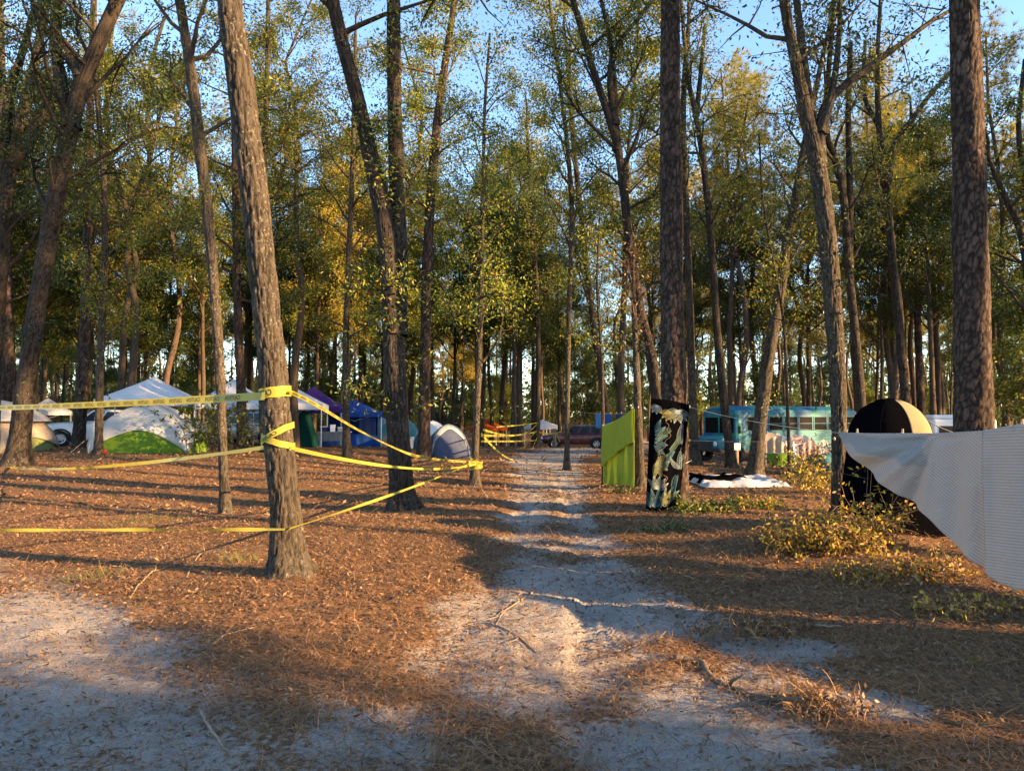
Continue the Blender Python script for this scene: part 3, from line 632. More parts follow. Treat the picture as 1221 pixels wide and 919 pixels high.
TR['t1221'] = traced('oak_tree', 'dark crooked oak behind the huge pine', 19.0, [(1236, 580, 18), (1234, 480, 15), (1230, 380, 13), (1226, 330, 12), (1215, 270, 11), (1196, 230, 9), (1180, 190, 6)], 'oak', 'bark_dark', 'leaf_dark', H=11, c0=3.5, nl=14, Lm=2.4, nleaf=4500, ls=.1, branches=([(1226, 330, 9), (1232, 240, 8), (1225, 150, 6), (1238, 60, 5)],))

# ---------------------------------------------------------------- forest behind: prototypes, then copies
def proto(kind, seed):
    r = np.random.default_rng(seed)
    if kind == 'pine':
        H = r.uniform(19, 25); ax = np.array([[r.normal(0, .12) * q, r.normal(0, .12) * q, -.3 + (H + .3) * q / 6] for q in range(7)]); rad = np.linspace(.2, .05, 7); rad[0] = .26
        tb, tw, td = limbs(ax, rad, H * .55, H - .3, 28, 3.0, r, (-5, 40), 5)
        V2, F2 = pine_tufts(tw, td, 950, 24, .38, .011, r, .3); mt, bk, nb = 'needle', 'bark_pine', 12
    elif kind == 'oak':
        H = r.uniform(14, 20); lean = r.normal(0, .9, 2); ax = np.array([[lean[0] * (q / 6) ** 1.5 + r.normal(0, .1) * q / 2, lean[1] * (q / 6) ** 1.5, -.3 + (H + .3) * q / 6] for q in range(7)]); rad = np.linspace(.17, .03, 7); rad[0] = .23
        tb, tw, td = limbs(ax, rad, H * .36, H - .2, 38, 3.3, r, (5, 62), 8)
        V2, F2 = leafy(tw, td, 23000, .145, .066, r, .24); mt, bk, nb = ('leaf_oak', 'leaf_dark', 'leaf_oak', 'leaf_yellow')[seed % 4], 'bark_far', 10
    elif kind == 'tall':
        H = r.uniform(19, 22); ax = np.array([[r.normal(0, .12) * q, r.normal(0, .12) * q, -.3 + (H + .3) * q / 6] for q in range(7)]); rad = np.linspace(.2, .04, 7); rad[0] = .26
        tb, tw, td = limbs(ax, rad, H * .52, H - .2, 30, 3.4, r, (0, 50), 6)
        V2, F2 = leafy(tw, td, 15000, .13, .06, r, .26); mt, bk, nb = 'leaf_oak', 'bark_far', 10
    else:
        H = r.uniform(5.5, 9); ax = np.array([[r.normal(0, .08) * q, r.normal(0, .08) * q, -.2 + (H + .2) * q / 5] for q in range(6)]); rad = np.linspace(.08, .015, 6)
        tb, tw, td = limbs(ax, rad, H * .1, H - .2, 28, 2.3, r, (-5, 50), 7)
        V2, F2 = leafy(tw, td, 12000, .15, .07, r, .22); mt, bk, nb = ('leaf_dark', 'leaf_oak')[seed % 2], 'bark_far', 8
    V, F = cat([bark_tube(ax, rad, nb, 'oak', .5, seed)] + tb); pl = .55 + .4 * np.random.default_rng(seed).random(len(V))
    return mesh_np('trunk', V, F, M[bk], True, attrs={'plate': pl}), mesh_np('crown', V2, F2, M[mt])
PROT = {k: [proto(k, s + 40 * q) for s in range(n)] for q, (k, n) in enumerate((('pine', 4), ('oak', 6), ('young', 4), ('tall', 2)))}
NM = {'pine': ('pine_tree', 'tall bare stemmed pine with tufted golden crown in the woods', 'pines in the woods behind the camp'),
      'oak': ('oak_tree', 'leafy slender oak among the woods behind the camp', 'oaks in the woods behind the camp'),
      'tall': ('oak_tree', 'high crowned slim oak standing among the camp canopies', 'high crowned oaks among the canopies'),
      'young': ('young_evergreen', 'bushy dark young evergreen filling the woods behind the camp', 'young evergreens in the woods behind the camp')}
SUNSIDE = {'tall': ('oak_tree', 'tall high crowned oak on the sunny side of the track', 'trees on the sunny side of the track'),
      'pine': ('pine_tree', 'tall pine on the sunny side of the track', 'trees on the sunny side of the track'),
      'oak': ('oak_tree', 'leafy oak on the sunny side of the track', 'trees on the sunny side of the track'),
      'young': ('young_evergreen', 'bushy young evergreen on the sunny side of the track', 'trees on the sunny side of the track')}
def plant(kind, x, y, s=1.0, names=NM, var=None):
    i = random.randrange(len(PROT[kind])) if var is None else var
    nm, lb, gr = names[kind]
    if names is NM and kind == 'oak': lb = ('leafy green', 'dark leaved', 'leafy green', 'yellowing', 'leafy green', 'dark leaved')[i] + ' slender oak among the woods behind the camp'
    if names is NM and kind == 'young': lb = 'bushy ' + ('dark', 'olive green')[i % 2] + ' young evergreen filling the woods behind the camp'
    t = thing(nm, lb, 'tree', (x, y, gz(x, y)), random.uniform(0, 6.28), gr); t.scale = (s, s, s * random.uniform(.92, 1.1))
    link('trunk', PROT[kind][i][0], t); link('crown', PROT[kind][i][1], t); return t
def free(x, y, kind):
    if polyd(np.array([x]), np.array([y]), [q for q in PATH])[0][0] < (2.2 if y < 60 else 1.0): return False
    if -26 < x < 1.5 and 22 < y < 47: return False                     # the camp
    if 5 < x < 21 and 22 < y < 42: return False                        # the bus
    if 1 < x < 9 and 42 < y < 54: return False                         # the car
    return True
spots = []
def sow(kind, n, y0, y1, dmin, wid=.78):
    c = 0
    for q in range(n * 30):
        if c >= n: break
        y = math.sqrt(random.uniform(y0 ** 2, y1 ** 2)); x = random.uniform(-1, 1) * (wid * y + 3)
        if kind == 'oak' and x > .08 * y and random.random() < .7: continue
        if not free(x, y, kind) or any((x - a) ** 2 + (y - b) ** 2 < dmin ** 2 for a, b in spots): continue
        spots.append((x, y)); plant(kind, x, y, random.uniform(.8, 1.2)); c += 1
sow('oak', 64, 33, 58, 2.2); sow('oak', 34, 58, 110, 2.4); sow('pine', 110, 38, 135, 2.0); sow('young', 20, 50, 110, 2.4); sow('young', 84, 88, 132, 1.8, .72)
# right hand woods, nearer
for (k, x, y, s) in (('young', 17, 21, .8), ('young', 20, 27, 1), ('oak', 24, 24, .9), ('young', 16, 46, .8), ('oak', 14, 46, 1), ('young', 25, 35, 1.1), ('pine', 20, 38, 1), ('pine', 27, 40, 1), ('pine', 13, 42, 1.05),
                     ('young', -27, 30, 1), ('young', -30, 37, 1.1), ('oak', -29, 33, 1), ('young', -23, 48, .9), ('young', -13, 49.5, .8), ('oak', -20, 47.5, 1), ('oak', -11, 47.5, 1.05), ('oak', -6, 47, .9), ('oak', -16, 50, 1)):
    plant(k, x, y, s)
for (k, x, y, s) in (('young', 6.2, 66, 1), ('young', 8.2, 72, 1.1), ('young', 10.5, 66, 1), ('young', 4.6, 80, 1.1), ('young', 7.6, 86, 1.2), ('oak', 9.2, 79, 1), ('oak', 5.5, 92, 1.1)): plant(k, x, y, s)
for (px, Y, s) in ((872, 44, 1.0), (900, 47, 1.05), (1062, 43, 1.0), (1090, 50, 1.1), (1120, 46, 1.0), (1195, 44, 1.0), (640, 62, 1.15), (668, 70, 1.2), (600, 58, 1.1), (150, 52, 1.0), (330, 60, 1.1), (960, 54, 1.1), (1020, 60, 1.15), (1150, 58, 1.1), (780, 56, 1.1), (740, 66, 1.15)): plant('pine', P(px, 500, Y).x, Y, s)
for (x, y, s) in ((-17, 33, .95), (-9.2, 31, .9), (-5.1, 35, 1), (-12.6, 38, 1), (-21.5, 27, .9), (-20, 37, 1)): plant('tall', x, y, s)
# far wood: one mass that closes the horizon
fr = np.random.default_rng(77)
n = 260; fx = fr.uniform(-1, 1, n) * 150; fy = fr.uniform(128, 165, n); fz = terr(fx, fy); parts = []
for x, y, z in zip(fx, fy, fz):
    h = fr.uniform(14, 24); parts.append(tube_np(np.array([[x, y, z - .3], [x + fr.normal(0, .4), y, z + h * .6], [x + fr.normal(0, .8), y, z + h]]), [.25, .18, .05], 5))
V, F = cat(parts); far = thing('far_wood', 'distant mass of trees closing off the woods', 'woods', (0, 0, 0)); far['kind'] = 'stuff'
link('trunks_of_far_wood', mesh_np('far_trunks', V, F, M['bark_far']), far)['kind'] = 'stuff'
n = 56000; i = fr.integers(0, 260, n); hz = np.clip(fr.gamma(1.3, 4.2, n), .2, 24)
p = np.stack([fx[i] + fr.normal(0, 2.4, n), fy[i] + fr.normal(0, 2.4, n), fz[i] + hz], -1)
V, F = leaves(p, fr.normal(0, 1, (n, 3)), fr.uniform(.6, 1.2, n), fr.uniform(.4, .75, n), fr)
link('foliage_of_far_wood', mesh_np('far_foliage', V, F, M['leaf_dark']), far)['kind'] = 'stuff'
# ---- trees outside the picture on the sun's side; they shade the foreground and dapple the rest
def sunpos(s, t):
    n_ = np.array([-sun_h[1], sun_h[0]]); q = n_ * s + sun_h * t; return float(q[0]), float(q[1])
for (k, s, t, sz) in (('young', 3.2, 11, .75), ('young', 1.6, 13, .9), ('young', -.3, 12, .9), ('young', -2.4, 15, 1), ('young', 3.1, 16, .85), ('young', 1.6, 19, 1.0), ('oak', .4, 23, .9), ('oak', 1.6, 33, .9),
                      ('oak', -5, 18, 1), ('oak', -6, 30, 1), ('young', -5, 13, 1), ('young', 17.5, 24, .7)):
    x, y = sunpos(s, t); plant(k, x, y, sz, SUNSIDE)
sr = random.Random(8)
for q in range(30):
    s = 9.5 + q * 1.75 + sr.uniform(-.5, .5); t = .34 * s + 9 + sr.choice((0, 6, 13)) + sr.uniform(-2, 2)
    x, y = sunpos(s, t); plant('pine' if q % 4 == 0 else 'tall', x, y, sr.uniform(.9, 1.1), SUNSIDE)

# ================================================================ CAMP: canopies, tents, vehicles
def canopy(label, px, py_base, Y, rz, roof, w=3.0, eave=2.0, peak=3.1, leg='metal', group='pop-up canopies of the camp', z=None, lx=None):
    c = P(px, 500, Y); x, y = c.x, Y; z0 = gz(x, y) if z is None else z
    t = thing('canopy', label, 'canopy', (x, y, z0), rz, group); h = w / 2
    def roof_pt(u, v):
        a, b = u * 2 - 1, v * 2 - 1; m = max(abs(a), abs(b)); e = 1 - m
        zz = eave + .0 + (peak - eave) * (1 - (1 - e) ** .92 if e > 0 else 0)
        sag = -.07 * math.sin(math.pi * min(1, e * 1.1)) * (1 - (min(abs(a), abs(b)) / max(m, 1e-3)) ** 3)
        return (a * h, b * h, zz + sag)
    r = MB().grid(roof_pt, 20, 20).build('roof', M[roof], t, True)
    vb = MB()
    for q in range(4):
        A = Matrix.Rotation(q * math.pi / 2, 4, 'Z')
        for i in range(12):
            x0, x1 = -h + w * i / 12, -h + w * (i + 1) / 12; d0, d1 = .015 * math.sin(i * 1.9), .015 * math.sin((i + 1) * 1.9)
            vb.add([A @ Vector(p) for p in ((x0, -h - .004 - d0, eave - .24), (x1, -h - .004 - d1, eave - .24), (x1, -h - .004, eave + .01), (x0, -h - .004, eave + .01))], [(0, 1, 2, 3)])
    vb.build('valance', M[roof], r)
    for a in (-1, 1):
        for b in (-1, 1):
            zl = gz(x + a * h, y + b * h) - z0
            l = MB().box(a * (h - .06) - .02, a * (h - .06) + .02, b * (h - .06) - .02, b * (h - .06) + .02, -.05 + min(zl, 0), eave + .02).build('leg', M[leg], t)
            MB().box(a * (h - .06) - .06, a * (h - .06) + .06, b * (h - .06) - .06, b * (h - .06) + .06, -.01, .015).build('foot', M['dark_metal'], l)
    br = MB()
    for s_ in (-1, 1):
        for (p, q) in (((-h + .06, s_ * (h - .07), eave - .05), (0, s_ * (h - .07), eave - .45)), ((0, s_ * (h - .07), eave - .45), (h - .06, s_ * (h - .07), eave - .05)), ((s_ * (h - .07), -h + .06, eave - .05), (s_ * (h - .07), 0, eave - .45)), ((s_ * (h - .07), 0, eave - .45), (s_ * (h - .07), h - .06, eave - .05))):
            br.tube([p, q], [.012, .012], 5)
    br.build('truss', M[leg], t); return t
canopy('peaked white canopy rising behind the white and green dome tent', 183, 0, 31.5, R(18), 'white_cloth', 3.8, 2.05, 3.1)
canopy('white canopy behind slender bent trunk, next to the first peaked one', 278, 0, 34.5, R(22), 'white_cloth', 3.4, 2.0, 3.2)
canopy('white canopy with pale legs sheltering the long table', 341, 0, 34.0, R(10), 'white_cloth', 3.6, 1.95, 3.0)
canopy('purple canopy peeking out behind the white one', 374, 0, 38.0, R(8), 'purple', 3.2, 1.9, 3.05)
canopy('small white canopy seen over the hood of white truck', 57, 0, 46.0, R(30), 'white_cloth', 2.6, 2.1, 2.95)
canopy('small far white canopy beyond the caution tape', 647, 0, 64.0, R(30), 'white_cloth', 2.4, 1.55, 2.2)
canopy('bright orange canopy far down the track', 580, 0, 58.0, R(20), 'orange', 2.6, 1.5, 2.2)
# blue canopy with hanging side walls
t = canopy('royal blue canopy tent with blue side walls', 422, 0, 40.0, R(14), 'blue', 2.9, 1.85, 2.6)
def wall_fn(ax_):
    def f(u, v):
        x = -1.4 + 2.8 * u; w = .05 * math.sin(u * 23) * (1 - v * .6)
        return (x, 1.36 + w, .02 + 1.6 * v) if ax_ == 0 else (1.36 + w, x, .02 + 1.6 * v)
    return f
MB().grid(wall_fn(0), 26, 4).build('wall', M['blue'], t, True); MB().grid(wall_fn(1), 26, 4).build('wall', M['sky_blue'], t, True)
MB().grid(lambda u, v: (-1.4 + 2.8 * u, -1.36 + .05 * math.sin(u * 25), .02 + .55 * v * (1 + .25 * math.sin(u * 3))), 26, 3).build('wall', M['blue'], t, True)
MB().grid(lambda u, v: (.25 + .85 * u, -1.30 + .03 * math.sin(u * 12), .3 + 1.35 * v), 10, 4).build('wall', M['navy'], t, True)

def dome(label, x, y, rz, W, D, H, fly, body, cut=.42, door=None, group=None, p=3.2, window=None, ex=.8):
    z0 = gz(x, y); t = thing('dome_tent', label, 'tent', (x, y, z0), rz, group)
    def surf(th, tt, k=1.0):
        c, s_ = math.cos(th), math.sin(th)
        rr = 1 / (abs(c) ** p + abs(s_) ** p) ** (1 / p)
        prof = (1 - max(0, tt) ** 2.1) ** .62
        wr = 1 + .012 * math.sin(9 * th + 5 * tt) + .03 * (rr - 1) * (1 - tt)
        sag = 1 - .05 * abs(math.cos(2 * th)) * math.sin(math.pi * min(1, max(0, tt)))
        return (c * rr * prof * W / 2 * k * wr * sag, s_ * rr * prof * D / 2 * k * wr * sag, H * tt * (1 - .015 * (1 - k)))
    MB().grid(lambda u, v: surf(u * 2 * math.pi, v * .985, .975), 64, 14, True).build('body', M[body], t, True)
    def flyf(u, v):
        th = u * 2 * math.pi; c0 = cut * abs(math.cos(2 * th)) ** ex + .015
        return surf(th, c0 + (1 - c0) * v, 1.01)
    fl = solid(MB().grid(flyf, 96, 14, True).build('rainfly', M[fly], t, True), .004)
    for q in range(4):
        th = math.pi / 4 + q * math.pi / 2
        pts = [surf(th, .01 + .97 * k / 14, 1.022) for k in range(15)]
        MB().tube(pts, [.012] * 15, 6).build('pole', M['plastic_grey'], t)
    for q in range(4):
        th = math.pi / 4 + q * math.pi / 2; a = Vector(surf(th, .45, 1.02)); b = Vector((a.x * 1.5, a.y * 1.5, .0)); b = b * 1.0
        MB().tube([a, b], [.004, .004], 4).build('guy_line', M['rope'], t)
    if door:
        def df(u, v):
            th = door[0] + (u - .5) * door[1]; top = door[2] * (1 - (2 * u - 1) ** 2 * .5); return surf(th, .02 + top * v, 1.0)
        MB().grid(df, 16, 10).build('door', M[door[3]], t, True)
    return t
p = G(147, 541); dome('white dome tent with lime green base behind slim sunlit trunk', p.x, 26.6, R(8), 3.95, 3.0, 1.80, 'fly_white', 'lime', .46)
p = G(25, 543); t = dome('tan and white cabin tent with olive green base', -19.6, 27.3, R(-8), 4.1, 3.0, 1.86, 'tan', 'olive', .26, p=5)
MB().grid(lambda u, v: (math.cos(u * 6.283) * 2.2 * (1 - v * .95) ** .5 * .86 / (abs(math.cos(u * 6.283)) ** 5 + abs(math.sin(u * 6.283)) ** 5) ** .2, math.sin(u * 6.283) * 1.6 * (1 - v * .95) ** .5 * .86 / (abs(math.cos(u * 6.283)) ** 5 + abs(math.sin(u * 6.283)) ** 5) ** .2, 1.12 + .78 * v ** .8), 48, 6, True).build('roof_panel', M['fly_white'], t, True)
p = P(535, 538, 30.0); dome('small grey dome tent with white ribs beside the tall pine', p.x, 30.0, R(10), 1.95, 1.9, 1.38, 'fly_white', 'grey_blue', .84, ex=.28, p=2.6)
p = P(473, 520, 44.0)
t = dome('teal roofed tent with white lower panel behind twin stemmed oak', p.x + .1, 44.0, R(6), 3.0, 2.4, 1.95, 'teal_cloth', 'grey_cloth', .55, p=5)
MB().box(.45, 1.15, -1.42, -1.35, .03, .7).build('door_panel', M['white_cloth'], t)
p = P(453, 520, 47.0); dome('sky blue tent just right of royal blue canopy tent', p.x, 47.0, R(0), 1.8, 2.0, 1.9, 'sky_blue', 'sky_blue', .2, p=5)
p = P(517, 520, 38.0); dome('pale tent peeking out behind small grey dome tent', p.x, 37.5, R(20), 1.9, 1.9, 1.55, 'white_cloth', 'teal_cloth', .6, p=4)
# dark green draped shower tent under the white canopy
p = P(363, 530, 33.2)
t = thing('shower_tent', 'dark green draped shower tent beside the white canopy leg', 'tent', (p.x, 33.2, gz(p.x, 33.2)), 0)
MB().grid(lambda u, v: (math.cos(u * 6.283) * (.62 - .42 * v ** 1.3 + .03 * math.sin(u * 50) * (1 - v)), math.sin(u * 6.283) * (.62 - .42 * v ** 1.3), 1.55 * v), 48, 10, True).build('drape', M['deep_green'], t, True)
MB().lathe([(.2, 1.545), (.12, 1.62), (0.001, 1.64)], 16).build('cap', M['deep_green'], t, True)
# table and clutter under the canopy
def table(label, x, y, rz, w, d, h, top, cloth=None):
    t = thing('folding_table', label, 'table', (x, y, gz(x, y)), rz)
    MB().box(-w / 2, w / 2, -d / 2, d / 2, h - .04, h).build('table_top', M[top], t, bevel=.008)
    for a in (-1, 1):
        for b in (-1, 1): MB().tube([(a * (w / 2 - .1), b * (d / 2 - .08), -.04), (a * (w / 2 - .14), b * (d / 2 - .08), h - .03)], [.014, .014], 6).build('leg', M['metal'], t)
    if cloth:
        def f(u, v):
            x_ = -w / 2 - .01 + (w + .02) * u; return (x_, -d / 2 - .012 - .02 * abs(math.sin(u * 21)) * (1 - v), h - .42 + .425 * v)
        MB().grid(f, 40, 3).build('cloth_skirt', M[cloth], t, True)
    return t
p = P(398, 520, 34.0); tx, ty = p.x, 34.2
table('long table with pale cloth under the white canopy', tx, ty, R(6), 1.5, .7, .74, 'white_metal', 'grey_cloth')
for q, (dx, w, h, mt, lb) in enumerate(((-.5, .3, .22, 'navy', 'navy storage box on the long table'), (-.1, .22, .3, 'white_metal', 'white jug shaped box on the long table'), (.3, .34, .18, 'plastic_grey', 'grey lidded box on the long table'))):
    t = thing('storage_box', lb, 'box', (tx + dx, ty, gz(tx, ty) + .741), R(9 * q))
    MB().box(-w / 2, w / 2, -.14, .14, 0, h).build('box_body', M[mt], t, bevel=.015); MB().box(-w / 2 - .012, w / 2 + .012, -.152, .152, h, h + .03).build('lid', M['white_metal'], t, bevel=.008)
p = P(384, 525, 35); t = thing('storage_box', 'large blue tote standing on ground under white canopy', 'box', (p.x, 35.3, gz(p.x, 35.3)), R(12))
MB().box(-.35, .35, -.25, .25, 0, .42).build('box_body', M['blue'], t, bevel=.03); MB().box(-.37, .37, -.27, .27, .42, .46).build('lid', M['navy'], t, bevel=.01)
def camp_chair(label, x, y, rz, cloth, drape=False, s=1.0, group=None):
    t = thing('camp_chair', label, 'chair', (x, y, gz(x, y)), rz, group); t.scale = (s, s, s)
    MB().grid(lambda u, v: (-.27 + .54 * u, -.24 + .46 * v, .42 - .05 * math.sin(math.pi * u) - .03 * v), 10, 8).build('seat', M[cloth], t, True)
    MB().grid(lambda u, v: (-.28 + .56 * u, .22 + .10 * v + .05 * math.sin(math.pi * u), .40 + .5 * v + (.12 * (1 - abs(2 * u - 1)) * v if drape else 0)), 10, 8).build('backrest', M[cloth], t, True)
    for a in (-1, 1):
        for (b, b2) in ((-1, 1), (1, -1)): MB().tube([(a * .28, b * .25, -.03), (a * .28, b2 * .2, .42)], [.012, .012], 6).build('leg', M['dark_metal'], t)
        MB().tube([(a * .28, .2, .4), (a * .29, .33, .93)], [.011, .011], 6).build('back_post', M['dark_metal'], t)
        MB().box(a * .31 - .04, a * .31 + .04, -.24, .22, .6, .62).build('armrest', M[cloth], t)
    if drape:
        def f(u, v):
            return (-.34 + .68 * u, -.30 - .03 * math.sin(u * 19), .02 + .9 * v - .3 * v * abs(2 * u - 1) ** 1.4 + .0)
        MB().grid(f, 24, 8).build('draped_cloth', M[cloth], t, True)
    return t
p = P(223, 540, 27.5); camp_chair('camp chair draped in pinkish patterned cloth by the white and green tent', p.x, 28.0, R(15), 'pink_cloth', True, 1.15)
p = P(262, 525, 35); camp_chair('dark camp chair under the second white canopy', p.x, 34.5, R(-20), 'navy')
p = P(302, 525, 35); camp_chair('dark grey camp chair next to the silver van', p.x + .2, 33.5, R(25), 'grey_cloth')
t = thing('stuff_sack', 'red crumpled sack at the foot of slim sunlit trunk', 'sack', (P(110, 545, 23.6).x, 24.0, gz(P(110, 545, 23.6).x, 24.0)), 0)
MB().grid(lambda u, v: (math.cos(u * 6.283) * .22 * math.sin(math.pi * (.05 + .93 * v)) ** .7 * (1 + .12 * math.sin(u * 17)), math.sin(u * 6.283) * .16 * math.sin(math.pi * (.05 + .93 * v)) ** .7, -.02 + .26 * v), 26, 8, True).build('sack_body', mat_fabric('red', (.5, .03, .03)), t, True)
MB().tube([(0, 0, .22), (.03, .02, .3), (.08, 0, .33)], [.03, .02, .04], 7).build('neck', M['orange'], t)

# ---------------------------------------------------------------- vehicles
def car(name, label, cat_, x, y, rz, paint, L=4.7, W=1.85, H=1.7, bed=False, hood=.98, belt=1.02, wr=.37, cab0=.9, cab1=-1.9, nose=.0, grp=None):
    z0 = gz(x, y); t = thing(name, label, cat_, (x, y, z0), rz, grp); h = L / 2
    # lower body, front at +x
    st = [(-h, .62, .45, belt - .05, .80), (-h + .12, .42, .3, belt, .93), (-h + .9, .34, .28, belt, 1.0), (cab1 * .5, .32, .28, belt, 1.0), (0, .32, .28, belt, 1.0), (cab0, .32, .28, belt - .01, 1.0), (h - .75, .34, .28, hood, .99), (h - .2, .40, .32, hood - .07, .93), (h, .55, .42, hood - .2, .80)]
    def sec(s_):
        xx, zs, zb, zt, k = s_; w = W / 2 * k
        half = [(0, zb), (w * .85, zb), (w * .97, zs), (w, (zs + zt) * .5), (w * .985, zt - .12), (w * .93, zt - .02), (w * .6, zt + .015), (0, zt + .03)]
        return [(xx, yy, zz) for yy, zz in half] + [(xx, -yy, zz) for yy, zz in half[::-1][1:-1]]
    b = MB(); n = 14
    for s_ in st: b.v += sec(s_)
    for j in range(len(st) - 1):
        for i in range(n): b.f.append((j * n + i, (j + 1) * n + i, (j + 1) * n + (i + 1) % n, j * n + (i + 1) % n))
    b.f.append(tuple(range(n))); b.f.append(tuple(range(len(st) * n - n, len(st) * n))[::-1])
    body = b.build('body', M[paint], t, True); m = body.modifiers.new('s', 'SUBSURF'); m.levels = 1; m.render_levels = 1
    # cabin: pillars and roof painted, panes set in
    x0, x1 = cab1, cab0; rx0, rx1 = cab1 + .35, cab0 - .75; wt, wb = W / 2 - .2, W / 2 - .07; zb = belt - .01
    B = [(x0, -wb, zb), (x1, -wb, zb), (x1, wb, zb), (x0, wb, zb), (rx0, -wt, H - .06), (rx1, -wt, H - .06), (rx1, wt, H - .06), (rx0, wt, H - .06)]
    B = [Vector(v) for v in B]
    cb = MB(); cb.add(B, [(0, 1, 5, 4), (1, 2, 6, 5), (2, 3, 7, 6), (3, 0, 4, 7)]); cb.build('cabin', M[paint], t)
    MB().grid(lambda u, v: (rx0 - .03 + (rx1 - rx0 + .06) * u, (-wt - .015 + (2 * wt + .03) * v), H - .065 + .065 * (math.sin(math.pi * u) * math.sin(math.pi * v)) ** .35), 12, 10).build('roof', M[paint], t, True)
    def pane(face, u0, u1, v0, v1, nm='window'):
        a, b_, c, d = [B[i] for i in face]; nn = (b_ - a).cross(d - a).normalized() * .006
        q = [a.lerp(b_, u).lerp(d.lerp(c, u), v) + nn for u, v in ((u0, v0), (u1, v0), (u1, v1), (u0, v1))]
        solid(MB().add(q, [(0, 1, 2, 3)]).build(nm, M['glass'], t), .004)
    for f in ((0, 1, 5, 4), (2, 3, 7, 6)):
        fl = f[0] == 2
        for (u0, u1) in ((.05, .30), (.34, .62), (.66, .94)): pane(f, 1 - u1 if fl else u0, 1 - u0 if fl else u1, .08, .9)
    pane((1, 2, 6, 5), .05, .95, .08, .92, 'windshield'); pane((3, 0, 4, 7), .06, .94, .1, .9, 'rear_window')
    for fx in (h - .92, -h + .95):
        for s_ in (-1, 1):
            A = Matrix.Translation((fx, s_ * (W / 2 - .11), wr)) @ Matrix.Rotation(-s_ * math.pi / 2, 4, 'X')
            w_ = MB().lathe([(wr * .55, .02), (wr * .9, .0), (wr, .04), (wr, .2), (wr * .9, .235), (wr * .62, .235)], 26, Matrix.Translation((0, 0, -.11))).build('wheel', M['rubber'], t, True); w_.matrix_local = A
            MB().lathe([(wr * .62, .12), (wr * .60, .10), (wr * .5, .09)], 26).build('rim', M['rim'], w_, True)
            sp = MB()
            for k in range(6): sp.box(.03, wr * .58, -.028, .028, .085, .11, Matrix.Rotation(k * math.pi / 3, 4, 'Z'))
            sp.lathe([(.07, .08), (.07, .12), (.001, .125)], 12); sp.build('spoke', M['rim'], w_)
            MB().lathe([(wr * .99, .02), (wr * 1.2, .02), (wr * 1.2, .0), (wr * .99, .0)], 26, Matrix.Translation((fx, s_ * (W / 2 - .004), wr + .02)) @ Matrix.Rotation(-s_ * math.pi / 2, 4, 'X')).build('wheel_arch', M['rubber'], t)
    for s_ in (-1, 1):
        MB().box(h - .14, h - .01, s_ * W * .36 - .16, s_ * W * .36 + .16, hood - .34, hood - .18).build('headlight', M['lamp'], t, bevel=.03)
        MB().box(-h + .0, -h + .07, s_ * W * .39 - .08, s_ * W * .39 + .08, belt - .3, belt - .08).build('tail_light', M['tail'], t, bevel=.02)
        MB().box(cab0 - .35, cab0 - .15, s_ * (W / 2 + .09) - .09, s_ * (W / 2 + .09) + .09, belt + .02, belt + .17).build('mirror', M[paint], t, bevel=.03)
        MB().box(-.1, .08, s_ * (W / 2 + .012) - .012, s_ * (W / 2 + .012) + .012, belt - .2, belt - .16).build('door_handle', M['dark_metal'], t)
    MB().box(h - .07, h + .012, -W * .24, W * .24, hood - .38, hood - .2).build('grille', M['dark_metal'], t, bevel=.02)
    MB().box(h - .12, h + .05, -W * .42, W * .42, .38, .56).build('bumper', M['plastic_grey'], t, bevel=.04)
    MB().box(-h - .04, -h + .12, -W * .42, W * .42, .40, .58).build('bumper', M['plastic_grey'], t, bevel=.04)
    return t
p = P(110, 530, 36.0); car('suv', 'white sport utility truck parked between the two big tents', 'truck', p.x - .1, 36.4, R(180 + 32), 'paint_white', 4.8, 1.92, 1.80, hood=1.12, belt=1.18, wr=.39)
p = P(686, 530, 50.0); car('car', 'dark red car parked across the end of the track', 'car', p.x, 50.0, R(176), 'paint_red', 4.7, 1.85, 1.62, hood=.98, belt=1.02, wr=.35)
p = P(297, 520, 39.5); car('van', 'silver van behind the second white canopy', 'van', p.x, 39.5, R(170), 'paint_silver', 4.9, 1.9, 1.8, hood=1.05, belt=1.1, cab0=1.25, cab1=-2.25)
# white camper behind the black tent
t = thing('camper', 'white camper trailer half hidden behind the huge pine', 'trailer', (P(1135, 510, 21).x, 21.0, gz(P(1135, 510, 21).x, 21)), R(-12))
zt = 1.72 - t.location.z
MB().grid(lambda u, v: (-1.3 + 2.6 * u, -.95 + (1.9 if v > .5 else 0), .45), 1, 1)
b = MB(); b.box(-.8, .8, -.95, .95, .45, zt - .18); b.build('body', M['white_metal'], t, bevel=.06)
for k in range(2): MB().box(-.78 + k * .8, -.02 + k * .8, -.9, .9, zt - .18, zt - .06).build('roof_panel', M['white_metal'], t, bevel=.05)
MB().box(-.65, -.1, -.962, -.945, .95, 1.45).build('window', M['glass'], t); MB().box(.15, .65, -.962, -.945, .5, 1.5).build('door', M['paper'], t)
for s_ in (-1, 1):
    w_ = MB().lathe([(.15, -.08), (.3, -.1), (.32, -.06), (.32, .06), (.3, .1), (.15, .08)], 22, Matrix.Rotation(math.pi / 2, 4, 'X')).build('wheel', M['rubber'], t, True); w_.location = (.1, s_ * .86, .3)
MB().tube([(-.8, 0, .45), (-1.6, 0, .42)], [.04, .04], 6).build('tow_bar', M['dark_metal'], t); MB().tube([(-1.55, 0, .42), (-1.55, 0, -.05)], [.03, .03], 6).build('jack', M['dark_metal'], t)
